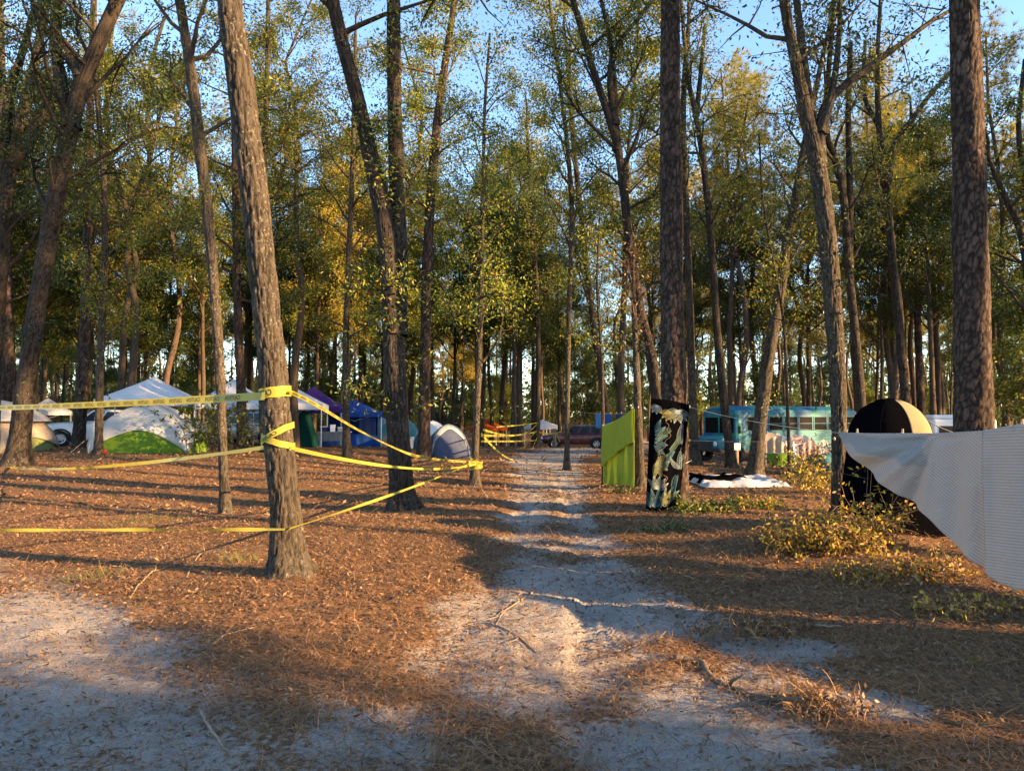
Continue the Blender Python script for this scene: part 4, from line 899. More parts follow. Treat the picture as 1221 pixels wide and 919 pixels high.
# ---------------------------------------------------------------- teal bus
bx, by = P(868, 540, 31.0).x + .45, 31.2
t = thing('bus', 'teal and blue painted school bus under the trees', 'bus', (bx, by, gz(bx + 2.5, by + 1.8) - .02), R(24))
BL, BW, BH = 7.2, 2.3, 2.50       # local x runs from the front (0) to the back, the near side is y = 0
def ring(x, k=1.0, zt=BH):
    pts = [(0, .55), (0, 1.0), (0, 2.12)]
    for q in range(1, 8):
        a = math.pi * q / 8; pts.append((BW / 2 - BW / 2 * math.cos(a), 2.12 + (zt - 2.12) * math.sin(a) ** .75))
    pts += [(BW, 2.12), (BW, 1.0), (BW, .55)]
    c = BW / 2
    return [(x, c + (y - c) * k, z) for y, z in pts]
b = MB(); xs = [(0, .93, BH - .1), (.12, .985, BH - .03), (.5, 1, BH), (BL - .3, 1, BH), (BL - .05, .98, BH - .05), (BL, .94, BH - .12)]
for x_, k_, z_ in xs: b.v += ring(x_, k_, z_)
n = 13
for j in range(len(xs) - 1):
    for i in range(n): b.f.append((j * n + i, j * n + (i + 1) % n, (j + 1) * n + (i + 1) % n, (j + 1) * n + i))
b.f.append(tuple(range(n))[::-1]); b.f.append(tuple(range((len(xs) - 1) * n, len(xs) * n)))
body = b.build('body', M['bus'], t)
MB().box(-.02, BL, -.012, .02, 2.10, 2.14).build('rain_gutter', M['bus'], t)
for z_ in (1.0, 1.28): MB().box(.5, BL - .2, -.018, .01, z_, z_ + .035).build('rub_rail', M['bus'], t)
def bus_window(x0, x1, z0, z1, y, split=True):
    w_ = MB().box(x0, x1, y - .008, y + .03, z0, z1).build('window', M['bus_glass'], t)
    f = MB()
    for (a, b_, c, d) in ((x0 - .035, x0, z0 - .03, z1 + .03), (x1, x1 + .035, z0 - .03, z1 + .03), (x0, x1, z0 - .03, z0), (x0, x1, z1, z1 + .03)): f.box(a, b_, y - .022, y + .03, c, d)
    if split: f.box(x0, x1, y - .016, y + .02, (z0 + z1) / 2 - .012, (z0 + z1) / 2 + .012)
    f.build('window_frame', M['bus'], w_)
bus_window(.55, 1.62, 1.42, 2.0, 0, False)
for k in range(6): bus_window(1.80 + k * .88, 1.80 + k * .88 + .74, 1.42, 2.0, 0)
for k in range(7): bus_window(.6 + k * .92, .6 + k * .92 + .74, 1.42, 2.0, BW - .02)
w_ = MB().box(-.018, .03, .2, 1.08, 1.3, 1.98).build('windshield', M['bus_glass'], t); w_ = MB().box(-.018, .03, 1.2, 2.05, 1.3, 1.98).build('windshield', M['bus_glass'], t)
b = MB(); HN = [(0, .34, .6, 1.24), (-.5, .32, .58, 1.16), (-.72, .36, .58, 1.02)]
for x_, ins, z0_, z1_ in HN: b.v += [(x_, ins, z0_), (x_, ins, z1_ - .1), (x_, ins + .14, z1_), (x_, BW - ins - .14, z1_), (x_, BW - ins, z1_ - .1), (x_, BW - ins, z0_)]
for j in range(2):
    for i in range(6): b.f.append((j * 6 + i, (j + 1) * 6 + i, (j + 1) * 6 + (i + 1) % 6, j * 6 + (i + 1) % 6))
b.f.append(tuple(range(12, 18))); b.build('hood', M['bus'], t, bevel=.03)
MB().box(-.74, -.70, .7, BW - .7, .66, .95).build('grille', M['dark_metal'], t); MB().box(-.86, -.72, .1, BW - .1, .5, .68).build('bumper', M['dark_metal'], t, bevel=.03)
for y_ in (.52, BW - .52): MB().lathe([(.11, 0), (.11, .05), (.08, .07), (.001, .075)], 16, Matrix.Translation((-.70, y_, .84)) @ Matrix.Rotation(-math.pi / 2, 4, 'Y')).build('headlight', M['lamp'], t, True)
for x_ in (.05, 5.4):
    for y_ in (.02, BW - .02):
        w_ = MB().lathe([(.2, -.1), (.38, -.13), (.42, -.08), (.42, .08), (.38, .13), (.2, .1)], 26, Matrix.Rotation(math.pi / 2, 4, 'X')).build('wheel', M['rubber'], t, True); w_.location = (x_, y_ + (.1 if y_ < 1 else -.1), .40)
        MB().lathe([(.21, -.1), (.2, -.06), (.06, -.09), (.001, -.1)], 20, Matrix.Rotation(math.pi / 2, 4, 'X')).build('rim', M['rim'], w_, True)
MB().box(.95, 1.5, -.16, -.02, .55, 1.34).build('side_box', M['bus'], t, bevel=.02); MB().box(1.5, 1.56, -.2, .0, .9, 1.36).build('side_box_door', M['white_metal'], t)
MB().tube([(.15, -.05, 1.6), (-.1, -.25, 1.75), (-.1, -.27, 1.5)], [.012] * 3, 5).build('mirror_arm', M['dark_metal'], t); MB().box(-.13, -.07, -.36, -.2, 1.3, 1.62).build('mirror', M['dark_metal'], t, bevel=.02)
# post with paper sign, chairs, tub in front of the bus
p = P(878, 550, 27.0); t = thing('sign_post', 'short wooden post with a white paper notice on top', 'sign', (p.x, 27.0, gz(p.x, 27.0)), R(10))
MB().tube([(0, 0, -.1), (.01, 0, .78)], [.085, .08], 10).build('post', M['wood'], t, True); MB().box(-.12, .12, -.10, -.085, .58, .82).build('notice', M['paper'], t)
for q, (px, Yc, lb, ct) in enumerate(((922, 27.2, 'camp chair draped in pale peach cloth beside the leaning trunk', 'tan'), (934, 28.0, 'camp chair draped in white cloth with pointed back before bus windows', 'white_cloth'), (958, 28.2, 'camp chair draped in dusty pink cloth before bus windows', 'pink_cloth'), (972, 28.6, 'cream draped chair at the back end of the bus', 'fly_white'))):
    p = P(px, 530, Yc); camp_chair(lb, p.x, Yc, R(-10 + 14 * q), ct, True, 1.25)
p = P(925, 540, 26.0); table('low table with mint green cloth in front of the draped chairs', p.x, 26.0, R(8), 1.0, .6, .55, 'teal_cloth', 'lime')
p = P(985, 540, 25.5); t = thing('tarp_pile', 'dark blue tarpaulin draped over a low pile near the bus', 'tarp', (p.x, 25.5, gz(p.x, 25.5)), 0)
MB().grid(lambda u, v: ((u - .5) * 1.5, (v - .5) * 1.0, .62 * (math.sin(math.pi * u) * math.sin(math.pi * v)) ** .4 * (1 + .06 * math.sin(u * 17 + v * 9)) - .02), 24, 16).build('tarp', M['teal_cloth'], t, True)
b = MB(); b.box(-.5, .5, -.32, .32, -.02, .42); b.build('pile', M['navy'], t, bevel=.05)

# ================================================================ LINES, SHEETS, TAPE
def sag_pts(a, b, sag, n=24): 
    a, b = np.array(a), np.array(b); f = np.linspace(0, 1, n)[:, None]; q = a + (b - a) * f; q[:, 2:] -= sag * 4 * f * (1 - f); return q
def rope(label, pts, r=.004, knots=True):
    t = thing('rope', label, 'rope', tuple(pts[0])); p = np.array(pts) - np.array(pts[0])
    MB().tube(p, [r] * len(p), 6).build('strand', M['rope'], t)
    if knots:
        for e in (0, -1): MB().lathe([(.001, -.03), (.014, -.018), (.018, 0), (.014, .018), (.001, .03)], 8, Matrix.Translation(p[e])).build('knot', M['rope'], t)
    return t
LA = np.array(P(822, 485, 12.45)); LC = np.array(P(1000, 516, 8.4)); LR = np.array(P(1221, 506, 6.25)); LE = LR + (LR - LC) * .55; LE[2] = 1.50; LF = np.array([5.25, 2.7, .9])
LM = np.array(P(1115, 517, 7.15)); LM2 = np.array(P(1175, 514, 6.62))
line_pts = np.vstack([sag_pts(LA, LC, .05, 14)[:-1], [LC, .5 * (LC + LM) - [0, 0, .006], LM, LM2, LR, LE, LF]])
rope('clothesline running from tapestry pine to the grey striped sheet', line_pts)
b0 = np.array(P(788, 477, 12.35)); rope('short cord tying the tapestry corner to the pine', np.array([b0, np.array(P(805, 481, 12.3)), np.array(P(822, 485, 12.45))]), .005)
rope('thin line strung low from tapestry pine past the paper notice', sag_pts(P(822, 525, 12.6), P(995, 523, 11.3), .03), .003)
rope('cord tied round the foot of the tapestry', np.array([np.array(P(812, 553, 12.3)), np.array(P(818, 552, 12.4)), np.array(P(824, 549, 12.65))]), .005)
rope('thin line behind the lime green sheet carrying blue cloths', sag_pts(P(690, 491, 24.0), P(764, 491, 16.6), .05), .004)
# post that carries the line beyond the frame
t = thing('line_post', 'wooden clothesline post at the near end of the clothesline', 'post', (LF[0], LF[1], gz(LF[0], LF[1])))
MB().tube([(0, 0, -.2), (.01, 0, .6), (0, 0, 1.0 - t.location.z)], [.05, .045, .045], 10).build('post_shaft', M['wood'], t, True)
MB().box(-.06, .06, -.06, .06, 1.0 - t.location.z, 1.03 - t.location.z).build('post_cap', M['wood'], t)
# striped sheet
def lerp_line(px):
    xs_ = [1000, 1057, 1115, 1175, 1221, 1300, 1380]; k = [LC, .5 * (LC + LM) - [0, 0, .006], LM, LM2, LR, LR + (LE - LR) * .55, LE]
    return np.array([np.interp(px, xs_, [q[c] for q in k]) for c in range(3)])
def sheet_mesh(px0, px1, nu, nv, wave, name, off=0., zfix=None, folds=True):
    V, UV = [], []
    for j in range(nv + 1):
        for i in range(nu + 1):
            u = i / nu; px = px0 + (px1 - px0) * u; top = lerp_line(px); Yl = top[1]
            yb = 520 + (px - 1000) * 202 / 221 + 3 * math.sin(px * .05)
            zb = max(P(px, yb, Yl)[2], gz(top[0], Yl) + .03 + .01 * math.sin(px * .3)); 
            v = j / nv; z = top[2] + .006 + (zb - top[2]) * v
            s_ = np.linalg.norm(top[:2] - LC[:2]); dn = np.array([-.9, -.42])        # towards the track
            d = wave(px, v, top[2] - z, s_) + off
            V.append([top[0] + dn[0] * d, top[1] + dn[1] * d, z]); UV.append((s_, z))
    V = np.array(V); w_ = nu + 1; jj_, ii_ = np.meshgrid(np.arange(nv), np.arange(nu), indexing='ij')
    F = np.stack([jj_ * w_ + ii_, jj_ * w_ + ii_ + 1, (jj_ + 1) * w_ + ii_ + 1, (jj_ + 1) * w_ + ii_], -1).reshape(-1, 4)
    return V, F, np.array(UV)
def wave_left(px, v, dz, s_):
    ang = math.atan2(dz, max(.02, 1.35 - s_)); rr = math.hypot(dz, 1.35 - s_)
    w = .050 * math.sin(ang * 9 + 1.0) * min(1, rr * 1.6) * min(1, s_ * 2) + .022 * math.sin(ang * 19 + rr * 3) * min(1, rr)
    pocket = .10 * math.exp(-((px - 1058) / 45) ** 2) * math.sin(min(1, dz / .28) * math.pi * .5) * math.exp(-max(0, dz - .25) * 2.5)
    right = sstep(1110, 1170, px)
    return float((1 - right) * (w + pocket + .02) + right * (.045 * math.sin((px - 1110) * .14 + dz * 1.2) * min(1, dz * 2) + .02))
def uvrot(U, a): return np.stack([U[:, 0] * math.cos(a) - U[:, 1] * math.sin(a), U[:, 0] * math.sin(a) + U[:, 1] * math.cos(a)], -1)
sheet = thing('hanging_sheet', 'grey and white striped sheet pegged over the clothesline', 'sheet', tuple(LC))
V, F, U = sheet_mesh(1000, 1182, 150, 90, wave_left, 'sheet'); U = uvrot(U, .62)
solid(link('front_fold', mesh_np('front_fold', V - LC, F, M['stripe_sheet'], True, U), sheet), .003)
V, F, U = sheet_mesh(1176, 1380, 110, 60, lambda px, v, dz, s_: .012 * math.sin(px * .12 + dz * 2) * min(1, dz * 2) + .03 * math.exp(-((px - 1178) / 8) ** 2) * min(1, dz * 3), 'sheet2', .055)
solid(link('side_panel', mesh_np('side_panel', V - LC, F, M['stripe_sheet'], True, uvrot(U, -.06)), sheet), .003)
sh2 = thing('hanging_sheet', 'unseen plain grey sheet added next to the striped one for its shade', 'sheet', tuple(LE))  # sheet added out of view so its shadow covers the right foreground
def sh2f(u, v):
    q = LE + (LF - LE) * (.06 + .88 * u); d = .03 * math.sin(u * 30 + v) * v; zb = gz(q[0], q[1]) + .05
    return (q[0] - LE[0] - d, q[1] - LE[1], (q[2] + .006 - .02 * math.sin(math.pi * u)) * (1 - v) + zb * v - LE[2])
solid(MB().grid(sh2f, 60, 24).build('cloth', M['grey_cloth'], sh2, True), .003)
MB().grid(lambda u, v: tuple(np.array(sh2f(u, .97 + .03 * v)) + np.array([-.006, 0, 0])), 60, 1).build('hem', M['white_cloth'], sh2, True)
# the half of the sheet that hangs behind the line
V, F, U = sheet_mesh(1004, 1112, 60, 20, lambda px, v, dz, s_: -.02 - .02 * math.sin(px * .2) * v, 'back', 0)
V2 = V.copy(); 
V2[:, 2] = LC[2] + (V[:, 2] - LC[2]) * .35
solid(link('back_fold', mesh_np('back_fold', V2 - LC, F, M['stripe_sheet'], True, U), sheet), .003)
for px in (1002, 1025, 1080, 1219):
    c = lerp_line(px); pg = thing('clothespin', 'wooden clothespin holding the striped sheet on its line', 'clothespin', (c[0], c[1], c[2] - .035), R(20), 'clothespins on the line')
    for s_ in (-1, 1): MB().box(-.006, .006, s_ * .009 - .005, s_ * .009 + .005, 0, .085, Matrix.Rotation(s_ * .06, 4, 'X')).build('prong', M['bleached'], pg)
    MB().tube([(-.009, 0, .05), (.009, 0, .05)], [.006, .006], 6).build('spring', M['metal'], pg)
# black pop-up tent
tx, ty = P(1062, 600, 9.3).x, 9.3; tz = gz(tx, ty); t = thing('popup_tent', 'black pop-up tent with yellowish door panel behind the sheet', 'tent', (tx, ty, tz), R(6))
def bt(th, tt, k=1.):
    c, s_ = math.cos(th), math.sin(th); rr = 1 / (abs(c) ** 4 + abs(s_) ** 4) ** .25
    pr = (1.22 - .458 * tt) if tt < .62 else (1 - .062) * (max(0, 1 - ((tt - .62) / .38) ** 2.4)) ** .55
    return (c * rr * pr * .445 * k, s_ * rr * pr * .445 * k, (1.86 - tz) * tt - .02)
ylo, yhi = -1.5, -.75
MB().grid(lambda u, v: bt(u * 6.28318, v * .995), 72, 30, True).build('body', M['black_cloth'], t, True)
solid(MB().grid(lambda u, v: bt(ylo + (yhi - ylo) * u, .60 + .385 * v, 1.012), 16, 16).build('door_panel', M['tent_yellow'], t, True), .003)
for a in (.785, 2.356, 3.927, 5.498): MB().tube([bt(a, .99 * k / 16, 1.015) for k in range(17)], [.008] * 17, 6).build('pole', M['black_cloth'], t)
rope('black guy line slanting down from black pop-up tent', np.array([np.array(P(1108, 503, 9.4)), np.array(P(1122, 510, 9.2)), np.array(P(1140, 517, 9.0))]), .006, False)
# lime sheet
la, lb_ = np.array(P(720, 508, 17.6)), np.array(P(757, 487, 16.2))
t = thing('hanging_sheet', 'lime green sheet hung between two trunks beside the track', 'sheet', tuple(la))
V, UVs = [], []
NU, NV = 60, 70
for j in range(NV + 1):
    for i in range(NU + 1):
        u, v = i / NU, j / NV; top = la + (lb_ - la) * u; top[2] -= .05 * math.sin(math.pi * u)
        zb = gz(top[0], top[1]) + .03 + .02 * math.sin(u * 19); d = .035 * math.sin(u * 26 + 2 * v) * (.25 + v) + .02 * math.sin(u * 57) * v + (.05 * math.sin(u * 9) * max(0, v - .85) * 6)
        V.append([top[0] - d * .75 - .25 * max(0, v - .93) * math.sin(u * 3), top[1] - d * .6, top[2] + (zb - top[2]) * v])
F = np.array([(j * (NU + 1) + i, j * (NU + 1) + i + 1, (j + 1) * (NU + 1) + i + 1, (j + 1) * (NU + 1) + i) for j in range(NV) for i in range(NU)])
solid(link('back_layer', mesh_np('back_layer', np.array(V) - la, F, M['sheet_lime'], True), t), .003)
V = []
for j in range(41):
    for i in range(NU + 1):
        u, v = i / NU, j / 40; top = la + (lb_ - la) * u; top[2] -= .05 * math.sin(math.pi * u) - .006
        zb = top[2] - (.98 - .12 * u) + .16 * math.sin(u * 2.4); zb = max(zb, gz(top[0], top[1]) + .1); d = .06 + .035 * math.sin(u * 21 + 3 * v) * v + .03 * v
        V.append([top[0] - d * .75, top[1] - d * .6, top[2] + (zb - top[2]) * v])
F = np.array([(j * (NU + 1) + i, j * (NU + 1) + i + 1, (j + 1) * (NU + 1) + i + 1, (j + 1) * (NU + 1) + i) for j in range(40) for i in range(NU)])
solid(link('front_layer', mesh_np('front_layer', np.array(V) - la, F, M['sheet_lime'], True), t), .003)
rope('line holding up the lime green sheet', np.array([la + [-.02, .03, .01], .5 * (la + lb_) + [0, 0, -.04], lb_ + [.08, .02, .03]]), .004)
tp = TR['lime_post'] = traced('oak_tree', 'thin dark stem at the far edge of lime green sheet', 17.7, [(720, 578, 7), (719, 500, 6), (717, 420, 5), (712, 340, 4), (715, 260, 3)], 'oak', 'bark_dark', 'leaf_oak', H=6.5, c0=3, nl=10, Lm=1.2, nleaf=900, ls=.09)
# blue cloths on the far line
for q, (px, w, mt, lb) in enumerate(((713, .5, 'sky_blue', 'pale blue cloth on the thin line above red car'), (725, .45, 'blue', 'bright blue cloth on the thin line above red car'), (738, .4, 'navy', 'navy cloth on the thin line above red car'))):
    f = (px - 690) / 74; Yc = 24 + (16.6 - 24) * f / (f + (1 - f) * 16.6 / 24) if False else None
    a, b_ = np.array(P(690, 491, 24.0)), np.array(P(764, 491, 16.6)); k = min(np.linspace(0, 1, 200), key=lambda s_: abs((a + (b_ - a) * s_)[0] / (a + (b_ - a) * s_)[1] * FPX + CX - px)); c = a + (b_ - a) * k; c[2] -= .05 * 4 * k * (1 - k)
    dr = (b_ - a) / np.linalg.norm(b_ - a); t = thing('hanging_cloth', lb, 'cloth', tuple(c))
    solid(MB().grid(lambda u, v: ((u - .5) * w * dr[0] * 1.6 + .03 * math.sin(u * 14 + v * 2) * v, (u - .5) * w * dr[1] * 1.6, .004 - .42 * v), 16, 8).build('cloth', M[mt], t, True), .003)
    for s_ in (-.4, .4): MB().box(-.008, .008, -.012, .012, -.03, .04).build('clothespin', M['bleached'], t, loc=(s_ * w * dr[0] * 1.6, s_ * w * dr[1] * 1.6, 0))
# tapestry
TCx, TCy = P(803, 540, 12.7).x, 12.7
tap = thing('tapestry', 'black tapestry printed with teal and yellow plants wrapped on pine', 'tapestry', (TCx, TCy, 0))
tl, tr_, bl, brr = P(776, 476, 12.3), P(822, 486, 12.45), P(770, 606, 12.0), P(808, 606, 12.0)
def tap_pt(u, v, d=0.):
    px = (776 + 46 * u) * (1 - v) + (770 + 40 * u) * v; py = (475 + 8 * u * u) * (1 - v) + (606 + 4 * math.sin(u * 5)) * v
    Yc = 12.26 - .13 * math.sin(math.pi * min(1, .25 + u * .75)) - .18 * v * (1 - .4 * u) + .03 * math.sin(u * 17 + v * 3) * v + .02 * math.sin(v * 14 + u * 4) - d
    p_ = P(px, py, Yc); return (p_.x - TCx, p_.y - TCy, max(p_.z, gz(p_.x, p_.y) + .03))
solid(MB().grid(lambda u, v: tap_pt(u, v), 36, 70).build('cloth', M['black_cloth'], tap, True), .003)
def strokes(paths, w, name, mat, d=.006):
    b_ = MB(); w = w * .5
    for pth in paths:
        pth = np.array(pth, float); tg = np.gradient(pth, axis=0); tg *= np.array([.7, 2.0]); nn = np.stack([-tg[:, 1], tg[:, 0]], -1); nn = nn / (np.linalg.norm(nn, axis=1)[:, None] + 1e-9) * w / 2 * np.array([1 / .7, 1 / 2.0])
        q = np.concatenate([pth - nn, pth + nn]); k = len(pth)
        v_ = [tap_pt(min(.99, max(.01, a)), min(.99, max(.005, c)), d) for a, c in q]
        b_.add(v_, [(i, i + 1, k + i + 1, k + i) for i in range(k - 1)])
    return b_.build(name, mat, tap)
def frond(u, v, a, L, n=9, curl=.9, wd=.5):
    out = []; t_ = np.linspace(0, 1, 14); ang = a + curl * t_
    sx = np.cumsum(np.cos(ang)) * L / 14 / .7; sy = np.cumsum(np.sin(ang)) * L / 14 / 2.0; sp = np.stack([u + sx, v + sy], -1); out.append(sp)
    for k in range(2, 13):
        for s_ in (-1, 1):
            aa = ang[k] + s_ * 1.0; l = L * wd * .5 * math.sin(math.pi * k / 14); tt = np.linspace(0, 1, 5); out.append(np.stack([sp[k, 0] + np.cos(aa - s_ * .5 * tt) * l * tt / .7, sp[k, 1] + np.sin(aa - s_ * .5 * tt) * l * tt / 2.0], -1))
    return out
def petal(u, v, a, L, W_):
    out = []; t_ = np.linspace(0, 1, 12)
    for s_ in (-1, 1, -.45, .45, 0): out.append(np.stack([u + (np.cos(a) * L * t_ - np.sin(a) * s_ * W_ * np.sin(math.pi * t_ ** .8)) / .7, v + (np.sin(a) * L * t_ + np.cos(a) * s_ * W_ * np.sin(math.pi * t_ ** .8)) / 2.0], -1))
    return out
rr_ = np.random.default_rng(4)
teal_m, pale_m, yel_m, green_m = mat_plain('print_teal', (.06, .125, .16), .9, .1), mat_plain('print_pale', (.15, .19, .2), .9, .1), mat_plain('print_yellow', (.15, .14, .05), .9, .1), mat_plain('print_green', (.08, .13, .10), .9, .1)
def motif(n_, fn, w, mat, d): strokes(sum([fn(k) for k in range(n_)], []), w, 'print', mat, d)
motif(7, lambda k: petal(.15 + .07 * k, .97 - .01 * (k % 2), -2.5 + .30 * k, .36, .05), .011, teal_m, .006)
motif(5, lambda k: petal(.16, .30 + .03 * k, -1.2 + .45 * k, .26, .045), .011, teal_m, .007)
motif(1, lambda k: frond(.86, .95, -1.9, .5, curl=.6), .010, teal_m, .008); motif(1, lambda k: frond(.85, .62, -1.4, .35), .010, teal_m, .009)
motif(6, lambda k: petal(.72, .08, .2 + .52 * k, .26, .05), .011, pale_m, .006); motif(4, lambda k: petal(.18, .06, 1.0 + .6 * k, .16, .04), .010, pale_m, .006)
motif(1, lambda k: frond(.92, .15, 1.9, .5, curl=-.5), .009, pale_m, .010); motif(1, lambda k: frond(.9, .42, 1.7, .45, curl=-.3), .009, pale_m, .011)
motif(5, lambda k: petal(.22, .57, -.6 + .55 * k, .28, .05), .012, yel_m, .008); motif(4, lambda k: petal(.62, .98, -2.2 + .4 * k, .3, .04), .012, yel_m, .012)
motif(5, lambda k: petal(.52, .10, .9 + .5 * k, .2, .04), .010, yel_m, .009); motif(5, lambda k: petal(.30, .80, -.3 - .55 * k, .24, .05), .010, pale_m, .010)
motif(1, lambda k: frond(.12, .45, -1.3, .5), .010, green_m, .009); motif(1, lambda k: frond(.25, .47, 1.2, .4), .010, green_m, .010); motif(1, lambda k: frond(.8, .28, 1.5, .4), .010, green_m, .012)
motif(1, lambda k: frond(.55, .66, -1.7, .42, curl=.8), .010, teal_m, .012); motif(1, lambda k: frond(.6, .5, 1.3, .35, curl=-.8), .010, pale_m, .013)
motif(1, lambda k: [np.stack([.42 + .12 * np.sin(np.linspace(0, 9, 60)) + .05 * np.sin(np.linspace(0, 40, 60)), np.linspace(.2, .82, 60)], -1)], .010, mat_plain('print_peach', (.2, .13, .09), .9, .1), .013)
# white and black tarp on the ground
c = G(880, 578); t = thing('ground_tarp', 'crumpled white and black tarp lying on ground by tapestry pine', 'tarp', (c.x, c.y, 0), R(0))
def tarp(x0, x1, y0, y1, amp, seed, z):
    xs_, ys_ = np.meshgrid(np.linspace(x0, x1, 60), np.linspace(y0, y1, 40)); zz = terr(xs_ + c.x, ys_ + c.y) + z + amp * fbm(xs_ * 2.4, ys_ * 2.4, o=4, s=seed) * sstep(0, .25, np.minimum(np.minimum(xs_ - x0, x1 - xs_) * 2, np.minimum(ys_ - y0, y1 - ys_) * 2))
    xs_ = xs_ + .12 * (fbm(ys_ * 2, xs_, o=2, s=seed + 1) - .5); ys_ = ys_ + .25 * (fbm(xs_ * 1.5, ys_, o=2, s=seed + 2) - .5)
    return np.stack([xs_, ys_, zz], -1).reshape(-1, 3), np.array([(j * 60 + i, j * 60 + i + 1, (j + 1) * 60 + i + 1, (j + 1) * 60 + i) for j in range(39) for i in range(59)])
V, F = tarp(-1.0, .95, -.9, 1.3, .2, 5, .02); solid(link('white_side', mesh_np('white_side', V, F, M['tarp_white'], True), t), .004)
V, F = tarp(-.95, .25, -.2, 1.6, .24, 8, .05); solid(link('black_side', mesh_np('black_side', V, F, M['black_cloth'], True), t), .004)

# ---- caution tape
def txt_mesh():
    cu = bpy.data.curves.new('caution', 'FONT'); cu.body = 'CAUTION'; cu.size = 1; cu.align_x = 'CENTER'; cu.resolution_u = 2; cu.offset = .018
    ob = bpy.data.objects.new('caution', cu); COL.objects.link(ob); dg = bpy.context.evaluated_depsgraph_get(); me = ob.evaluated_get(dg).to_mesh()
    v = np.array([q.co[:] for q in me.vertices]); f = [tuple(p_.vertices) for p_ in me.polygons]; ob.to_mesh_clear() if False else None
    bpy.data.objects.remove(ob); bpy.data.curves.remove(cu); return v, f
TV, TF = txt_mesh()
tx0, tx1 = TV[:, 0].min(), TV[:, 0].max(); TV[:, 0] -= (tx0 + tx1) / 2; TV[:, 1] -= (TV[:, 1].min() + TV[:, 1].max()) / 2; TV /= (tx1 - tx0)
def tape(label, pts, width=.076, text=False, twist=0., w1=None, tl0=0., thick=True):
    """a ribbon along pts; its width stands upright, rolled by twist"""
    p = spline(pts, 80) if len(pts) > 2 else np.array(pts); k = len(p); tg = nrm(np.gradient(p, axis=0)); L = np.concatenate([[0], np.cumsum(np.linalg.norm(np.diff(p, axis=0), axis=1))])
    up = np.array([0, 0, 1.]) - tg * tg[:, 2:3]; up = nrm(up); sd = np.cross(tg, up)
    a = twist * np.sin(np.linspace(0, 1, k) * math.pi * 3 + 1) if not np.isscalar(twist) or True else 0
    wd = nrm(up * np.cos(a)[:, None] + sd * np.sin(a)[:, None]); nn = np.cross(tg, wd)
    ww = np.linspace(width, w1 or width, k) * (1 + (.05 if len(pts) != 60 else .015) * np.sin(np.linspace(0, 23, k)))
    o_ = np.array(p[0]); t = thing('caution_tape', label, 'tape', tuple(o_))
    V = np.concatenate([p - wd * ww[:, None] / 2, p + wd * ww[:, None] / 2]) - o_
    F = np.array([(i, i + 1, k + i + 1, k + i) for i in range(k - 1)])
    link('ribbon', mesh_np('ribbon', V, F, M['tape'], True), t)
    if text:
        b_ = MB(); short = L[-1] < 1.2; gap = .30 if short else .42; n_ = int((L[-1] - .2) / gap) if short else int((L[-1] - .3) / .42)
        sgn = 1 if (nn[k // 2] @ (np.array([0, 0, 1.6]) - p[k // 2])) > 0 else -1
        for q in range(n_):
            s0 = (.22 if short else .25) + q * gap; s_ = s0 + TV[:, 0] * (.24 if short else .30) * (-1 if (tg[k // 2][0] > 0) else 1); idx = [np.interp(s_, L, np.arange(k))][0]; i0 = np.minimum(idx.astype(int), k - 2); f = (idx - i0)[:, None]
            c_ = p[i0] * (1 - f) + p[i0 + 1] * f; w_ = wd[i0] * (1 - f) + wd[i0 + 1] * f; m_ = nn[i0]
            wv = np.interp(s_, L, ww)
            v_ = c_ + w_ * (TV[:, 1] * .26 * (wv / .076))[:, None] * 1.0 + m_ * sgn * .003 - o_
            b_.add(v_, TF)
        b_.build('lettering', M['ink'], t)['kind'] = 'stuff'
    return t
TW = .08
A0, A1 = np.array(P(-70, 487, 15.0)), np.array(P(316, 472, 7.12))
tape('wide caution tape with lettering stretched left from the taped oak', sag_pts(A0, A1, .03, 80), TW, True, .12)
tape('caution tape slanting down from the taped oak toward the massive dark oak', sag_pts(P(318, 533, 7.45), P(10, 557, 20.5), .12, 60), .05, False, .6)
c1, c2, c3 = np.array(P(-60, 632, 6.9)), np.array(P(318, 631, 7.02)), np.array(P(362, 627, 7.1)); 
tape('twisted caution tape strung knee high across the leaf litter', np.vstack([sag_pts(c1, c2, .0, 40)[:-1], [c2, np.array(P(340, 631, 6.98))]]), .034, False, 1.25)
tape('caution tape climbing from the taped oak foot to the tape knotted sapling', sag_pts(P(345, 630, 7.0), P(566, 550, 17.3), .05, 60), .036, False, .9)
tape('caution tape sagging from the upper wrap down to tape knotted sapling', np.array([np.array(P(346, 467, 7.2)), np.array(P(376, 482, 8.4)), np.array(P(430, 514, 10.4)), np.array(P(480, 538, 12.2)), np.array(P(505, 545, 12.6)), np.array(P(535, 549, 14.6)), np.array(P(568, 551, 17.35))]), .042, True, .6)
tape('caution tape running from the lower wrap to tape knotted sapling', sag_pts(P(346, 534, 7.2), P(568, 553, 17.35), .16, 70), .042, False, .6)
def wrap(label, z, w, tilt, r, a0, a1, cx=None, cy=7.3, slope=0., text=False):
    pts = []
    pxc = np.interp(z, *zip(*sorted([(P(px_, py_, 7.3).z, px_) for px_, py_ in ((343, 660), (340, 600), (330, 500), (326, 440), (320, 390))])))
    cx = P(pxc, 470, 7.3).x
    for k in range(60):
        a = a0 + (a1 - a0) * k / 59; pts.append([cx + r * math.cos(a), cy + r * math.sin(a), z + tilt * math.cos(a) + slope * (k / 59 - .5) + .002 * math.sin(k * .5)])
    return tape(label, np.array(pts), w, text, .06)
wrap('broad yellow tape wrapped high round the taped oak', 1.84, .105, .02, .157, -math.pi * 1.15, math.pi * .2, text=True)
wrap('yellow tape crossing upward round the taped oak', 1.43, .062, .09, .160, -math.pi * 1.05, math.pi * .1, text=True)
wrap('yellow tape crossing downward round the taped oak', 1.36, .062, -.05, .164, -math.pi * 1.05, math.pi * .1)
